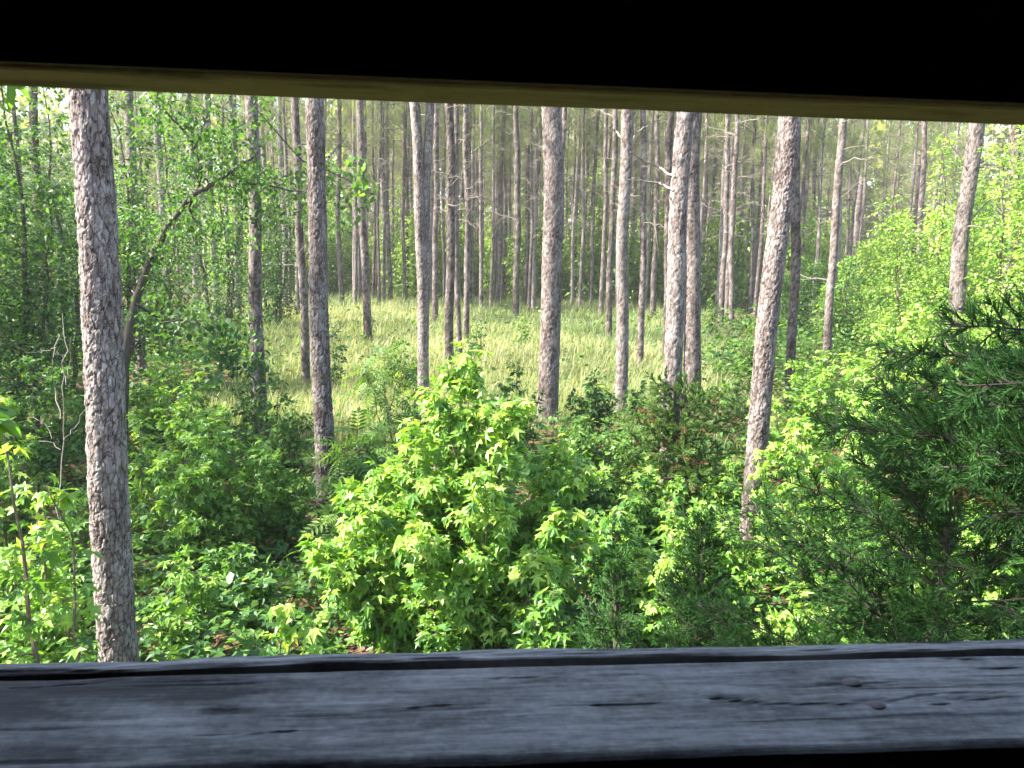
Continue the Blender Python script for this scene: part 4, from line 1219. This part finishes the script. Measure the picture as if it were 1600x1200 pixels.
# nearer cedar whose branches come in from beyond the right edge
r = np.random.default_rng(3100)
CB = np.array([2.15, 2.35, 0]); CB[2] = g(CB[0], CB[1]) - .04
th = thing('cedar_tree', 'nearest dark cedar reaching in from the right edge with long shaded boughs', 'cedar', CB, 'red cedars below the blind')
tr = Acc(); tube(tr, np.array([(0, 0, 0), (.03, 0, 1.2), (0, .03, 2.4), (.02, 0, 4.0)]), [.07, .055, .04, .012], 8, .5); link('trunk', tr.mesh('trunk', M_dark, True), th)
wood, fol = Acc(), Acc()
BOUGH = [((1660, 560), (1420, 505), 2.35), ((1680, 600), (1440, 590), 2.2), ((1660, 660), (1400, 660), 2.5), ((1690, 700), (1440, 720), 2.2), ((1660, 740), (1500, 770), 2.4), ((1690, 520), (1520, 480), 2.1),
         ((1680, 640), (1520, 620), 1.9), ((1680, 580), (1540, 560), 2.7), ((1700, 720), (1545, 690), 2.0), ((1690, 780), (1570, 800), 2.2), ((1680, 540), (1480, 560), 2.6), ((1680, 690), (1330, 625), 2.6)]
for (s_, e_, Y) in BOUGH:
    p = at_depth(s_[0], s_[1], Y) - CB; e = at_depth(e_[0], e_[1], Y + r.uniform(-.25, .25)) - CB
    p0 = np.array([.01, .01, p[2] - .12])
    cedar_branch(wood, fol, p0, e - p0, np.linalg.norm(e - p0) * 1.03, r, .0075, .0032, .31, .05, 2.0, .01)  # low leaf tint puts part of the boughs' shade into the colour
for k in range(16):
    az = -1.2 + k * .24 * 1.3; z_ = r.uniform(1.4, 2.7)
    cedar_branch(wood, fol, np.array([.01, .01, z_]), np.array([math.cos(az), math.sin(az), r.uniform(.05, .35)]), r.uniform(.6, .95), r, .007, .0034, .31, .05, 1.0, .01)
link('branchwork', wood.mesh('branchwork', M_dark), th, kind='stuff')
link('foliage', fol.mesh('foliage', M_cedar), th, kind='stuff')

# ------------------------------------------------------------------ grass, ground cover, litter
r = np.random.default_rng(21)
def grass_field():
    n = 200000
    Y = 12 + 54 * r.uniform(0, 1, n) ** 1.35
    x = r.uniform(-.42, .36, n) * Y + r.uniform(-2, 2, n)
    w = meadow_w(x, Y)
    cl = fbm(x * .55, Y * .4, 2)
    keep = r.uniform(0, 1, n) < w * (.35 + 1.1 * cl)
    x, Y, cl = x[keep], Y[keep], cl[keep]; n = len(x)
    z = ground(x, Y)
    cm = fbm(x * 2.3, Y * 1.5, 44, 2)
    h = (.22 + .50 * r.uniform(0, 1, n) ** 2) * (.5 + .95 * cl) * (.45 + 1.15 * cm)
    patch = fbm(x * .16 + 3, Y * .12, 17)
    tint = np.clip(-.45 + 1.5 * patch + .5 * cm + r.normal(0, .22, n), 0, 1)
    az = r.normal(.3, 1.3, n) + 2 * (cl - .5); ln = r.uniform(.1, .8, n) * h
    wd = (.003 + .00027 * Y) * r.uniform(.6, 1.3, n)
    sd = r.uniform(0, np.pi, n); sx, sy = np.cos(sd) * wd, np.sin(sd) * wd
    dx, dy = np.cos(az) * ln, np.sin(az) * ln
    B = np.column_stack([x, Y, z - .02]); Sd = np.column_stack([sx, sy, 0 * sx])
    Mi = B + np.column_stack([dx * .3, dy * .3, h * .62]); Tp = B + np.column_stack([dx, dy, h * .96])
    V = np.stack([B - Sd, B + Sd, Mi + Sd * .7, Mi - Sd * .7, Tp], 1).reshape(-1, 3)
    F = (np.array([(0, 1, 2), (0, 2, 3), (3, 2, 4)])[None] + (np.arange(n) * 5)[:, None, None]).reshape(-1, 3)
    a = Acc(); a.add(V, F, np.repeat(tint, 5))
    link('meadow_grass', a.mesh('meadow_grass', M_grass), kind='stuff')
grass_field()

def scatter(n, ymin, ymax, pw=1.5, wx=(-.75, .75), inside=False):
    Y = ymin + (ymax - ymin) * r.uniform(0, 1, n) ** pw
    x = r.uniform(wx[0], wx[1], n) * (Y + 1.5)
    w = meadow_w(x, Y)
    k = r.uniform(0, 1, n) > w * .93
    return x[k], Y[k]
x, Y = scatter(118000, 3.2, 40, 1.25)
cl = fbm(x * 1.1, Y * 1.1, 5)
k = r.uniform(0, 1, len(x)) < np.clip((cl - .24) * 6, .08, 1)
x, Y, cl = x[k], Y[k], cl[k]; n = len(x)
P = np.column_stack([x, Y, ground(x, Y) + r.uniform(.02, 1, n) ** 1.2 * np.clip((cl - .22) * 2.4, .15, 1) * (.5 + .03 * np.minimum(Y, 20))])
f = Acc(); AA = unit(r.normal(0, 1, (n, 3)) * np.array([1, 1, .4])); NN = unit(np.array([0, 0, 1.]) + r.normal(0, .42, (n, 3))); SS = r.uniform(.035, .085, n) * (1 + Y / 13); TT = np.clip(r.normal(.48, .18, n), 0, 1)
near_ = Y < 9; st_ = near_ & (r.uniform(0, 1, n) < .45); SS[st_] *= 1.15
for kk, tm_ in ((st_, STAR), (near_ & ~st_, BLOB), (~near_, DIAM)): leaves(f, P[kk], AA[kk], NN[kk], SS[kk], tm_, TT[kk])
link('ground_cover', f.mesh('ground_cover', M_dec), kind='stuff')
x, Y = scatter(30000, 3.0, 20, 1.6); n = len(x)
P = np.column_stack([x, Y, ground(x, Y) + r.uniform(.004, .05, n)])
f = Acc(); NEED = (np.array([(-.04, 0, 0), (.04, 0, 0), (0, 1, .05)]), np.array([(0, 1, 2)]))
leaves(f, P, unit(r.normal(0, 1, (n, 3)) * np.array([1, 1, .15])), unit(np.array([0, 0, 1.]) + r.normal(0, .3, (n, 3))), r.uniform(.10, .22, n), NEED, np.clip(r.normal(.55, .25, n), 0, 1))
x, Y = scatter(2600, 3.0, 14, 1.5); n = len(x)
P = np.column_stack([x, Y, ground(x, Y) + r.uniform(.01, .05, n)])
leaves(f, P, unit(r.normal(0, 1, (n, 3)) * np.array([1, 1, .2])), unit(np.array([0, 0, 1.]) + r.normal(0, .4, (n, 3))), r.uniform(.05, .10, n), BLOB, np.clip(r.normal(.6, .25, n), 0, 1))
link('pine_straw', f.mesh('pine_straw', M_straw), kind='stuff')
# dry stalks at the right rim of the grass
n = 420
px = r.normal(1125, 35, n); Yq = r.uniform(14, 18, n)
f = Acc()
for a_, b_ in zip(px, Yq):
    b = col_base(a_, b_); L = r.uniform(.3, .95)
    d = np.array([r.normal(0, .4), r.normal(0, .3), 1.0])
    tube(f, branch_pts(b, d, L, 4, .3, .1, r), [.006, .005, .004, .003], 3, r.uniform(.45, 1), False)
link('dry_stalks', f.mesh('dry_stalks', M_straw), kind='stuff')

# bare dead sapling left of the stout near pine
B = col_base(98, 6.2)
th = thing('dead_sapling', 'bare grey dead sapling with forked twigs left of the stout near pine', 'dead sapling', B)
def dpx(l): return smooth(np.array([at_depth(px, py, 6.2 + .12 * math.sin(k * 1.9)) for k, (px, py) in enumerate(l)]), 3) - B
for nm, l, r0 in (('stem', [(98, 830), (97, 700), (98, 620), (99, 560), (100, 490)], .009), ('twig', [(96, 655), (85, 610), (80, 570), (88, 545), (92, 520)], .008), ('twig', [(97, 690), (115, 670), (135, 640), (140, 625)], .006),
               ('twig', [(90, 545), (70, 548), (35, 553)], .005), ('twig', [(99, 600), (108, 570), (110, 520)], .005), ('twig', [(88, 545), (98, 562), (105, 552)], .004), ('twig', [(80, 680), (50, 650), (45, 625)], .004), ('twig', [(97, 700), (60, 690), (35, 675)], .005)):
    a = Acc(); P = dpx(l); P = P + rng.normal(0, .012, P.shape); r0 *= .55; tube(a, P, np.linspace(r0, r0 * .45, len(P)), 5, .75); link(nm, a.mesh(nm, M_dead), th)
# fallen sticks and log
for (p, q_, rr, lab) in (((10, 1008), (62, 1012), .018, 'pale fallen stick on the straw at the bottom left corner'), ((18, 1000), (50, 1024), .014, 'second pale stick crossing the fallen one at the bottom left'), ((1090, 670), (1112, 665), .05, 'pale log end lying right of the browning cedar')):
    a3, b3 = on_ground(*p), on_ground(*q_); a3[2] += rr + .02; b3[2] += rr + .06
    th = thing('fallen_stick', lab, 'stick', a3)
    a = Acc(); P = branch_pts(np.zeros(3), b3 - a3, np.linalg.norm(b3 - a3) * 1.3, 7, 0, .06, rng); tube(a, P, np.linspace(rr, rr * .7, 7), 7, .85)
    link('wood', a.mesh('wood', M_dead, True), th)

def lobed_leaf():
    P = []
    for a, r in ((178, .30), (140, .44), (118, .50), (103, .42), (96, .25), (84, .30), (72, .52), (62, .64), (53, .52), (42, .33), (30, .24), (20, .36), (9, .58), (0, .72)):
        P.append((a, r))
    P = P + [(-a, r) for a, r in P[-2::-1]]
    X = np.array([(r * math.sin(rad(a)), .36 + r * math.cos(rad(a))) for a, r in P])
    Mid = X * .5 + np.array([0, .18])
    V2 = np.concatenate([[[0, .36]], Mid, X]); d = np.hypot(V2[:, 0], V2[:, 1] - .36)
    V = np.column_stack([V2, -.9 * d * d + .22 * np.abs(V2[:, 0]) + .03 * np.sin(V2[:, 0] * 14)])
    n = len(X); F = []
    for j in range(n):
        k = (j + 1) % n
        F += [(0, 1 + k, 1 + j), (1 + j, 1 + k, 1 + n + k), (1 + j, 1 + n + k, 1 + n + j)]
    a = Acc(); a.add(V, F); a.add([(-.012, -.5, .05), (.012, -.5, .05), (0, .08, .0)], [(0, 1, 2)])
    return a.mesh('leaf', M_gum_near, True)
HANG = lobed_leaf()
# blurred leaf cluster hanging close in front of the slot at the top left, and leaf at the left edge
for (px, py, Yn, lab, n, sz, tn) in ((40, 118, .85, 'blurred bright leaves hanging close by at the top left corner of the slot', 3, .055, .5), (12, 655, 1.5, 'blurred green leaf drooping in at the left edge below mid height', 3, .095, .4)):
    B = at_depth(px - 60, py - 40, Yn)
    th = thing('leafy_branch', lab, 'branch', B)
    a = Acc(); e = at_depth(px, py - 12, Yn) - B
    tube(a, branch_pts(np.array([-.25, .05, .05]), e - np.array([-.25, .05, .05]), np.linalg.norm(e - np.array([-.25, .05, .05])), 6, 0, .02, rng), np.linspace(.004, .0015, 6), 5, .4)
    link('twig', a.mesh('twig', M_twig), th)
    for k in range(n):
        P = e * rng.uniform(.35, 1) + rng.normal(0, .012, 3)
        A = unit(np.array([rng.uniform(-.5, .5), rng.uniform(-.6, .3), -1])); N = unit(np.array([rng.uniform(-1, 1), -.35, .5]) + rng.normal(0, .3, 3))
        x, y, z = frames(A[None], N[None])
        o = link('leaf', HANG, th)
        s = sz * rng.uniform(.7, 1.1)
        o.matrix_local = Matrix(((x[0, 0] * s, y[0, 0] * s, z[0, 0] * s, P[0]), (x[0, 1] * s, y[0, 1] * s, z[0, 1] * s, P[1]), (x[0, 2] * s, y[0, 2] * s, z[0, 2] * s, P[2]), (0, 0, 0, 1)))
        o.color = (tn, 0, 0, 1)
# ------------------------------------------------------------------ the hazy air
hz_ = Acc(); boxm(hz_, -470, 470, -80, 540, -2.2, 42)
mh, nt_, out_ = new_mat('air')
pv = nt_.nodes.new('ShaderNodeVolumePrincipled'); pv.inputs['Density'].default_value = HAZE; pv.inputs['Color'].default_value = (.95, .97, .93, 1); pv.inputs['Anisotropy'].default_value = .2
nt_.links.new(pv.outputs[0], out_.inputs['Volume'])
link('haze', hz_.mesh('haze', mh), kind='stuff')
print('tris', sum(len(m.polygons) for m in bpy.data.meshes), 'objects', len(bpy.data.objects))
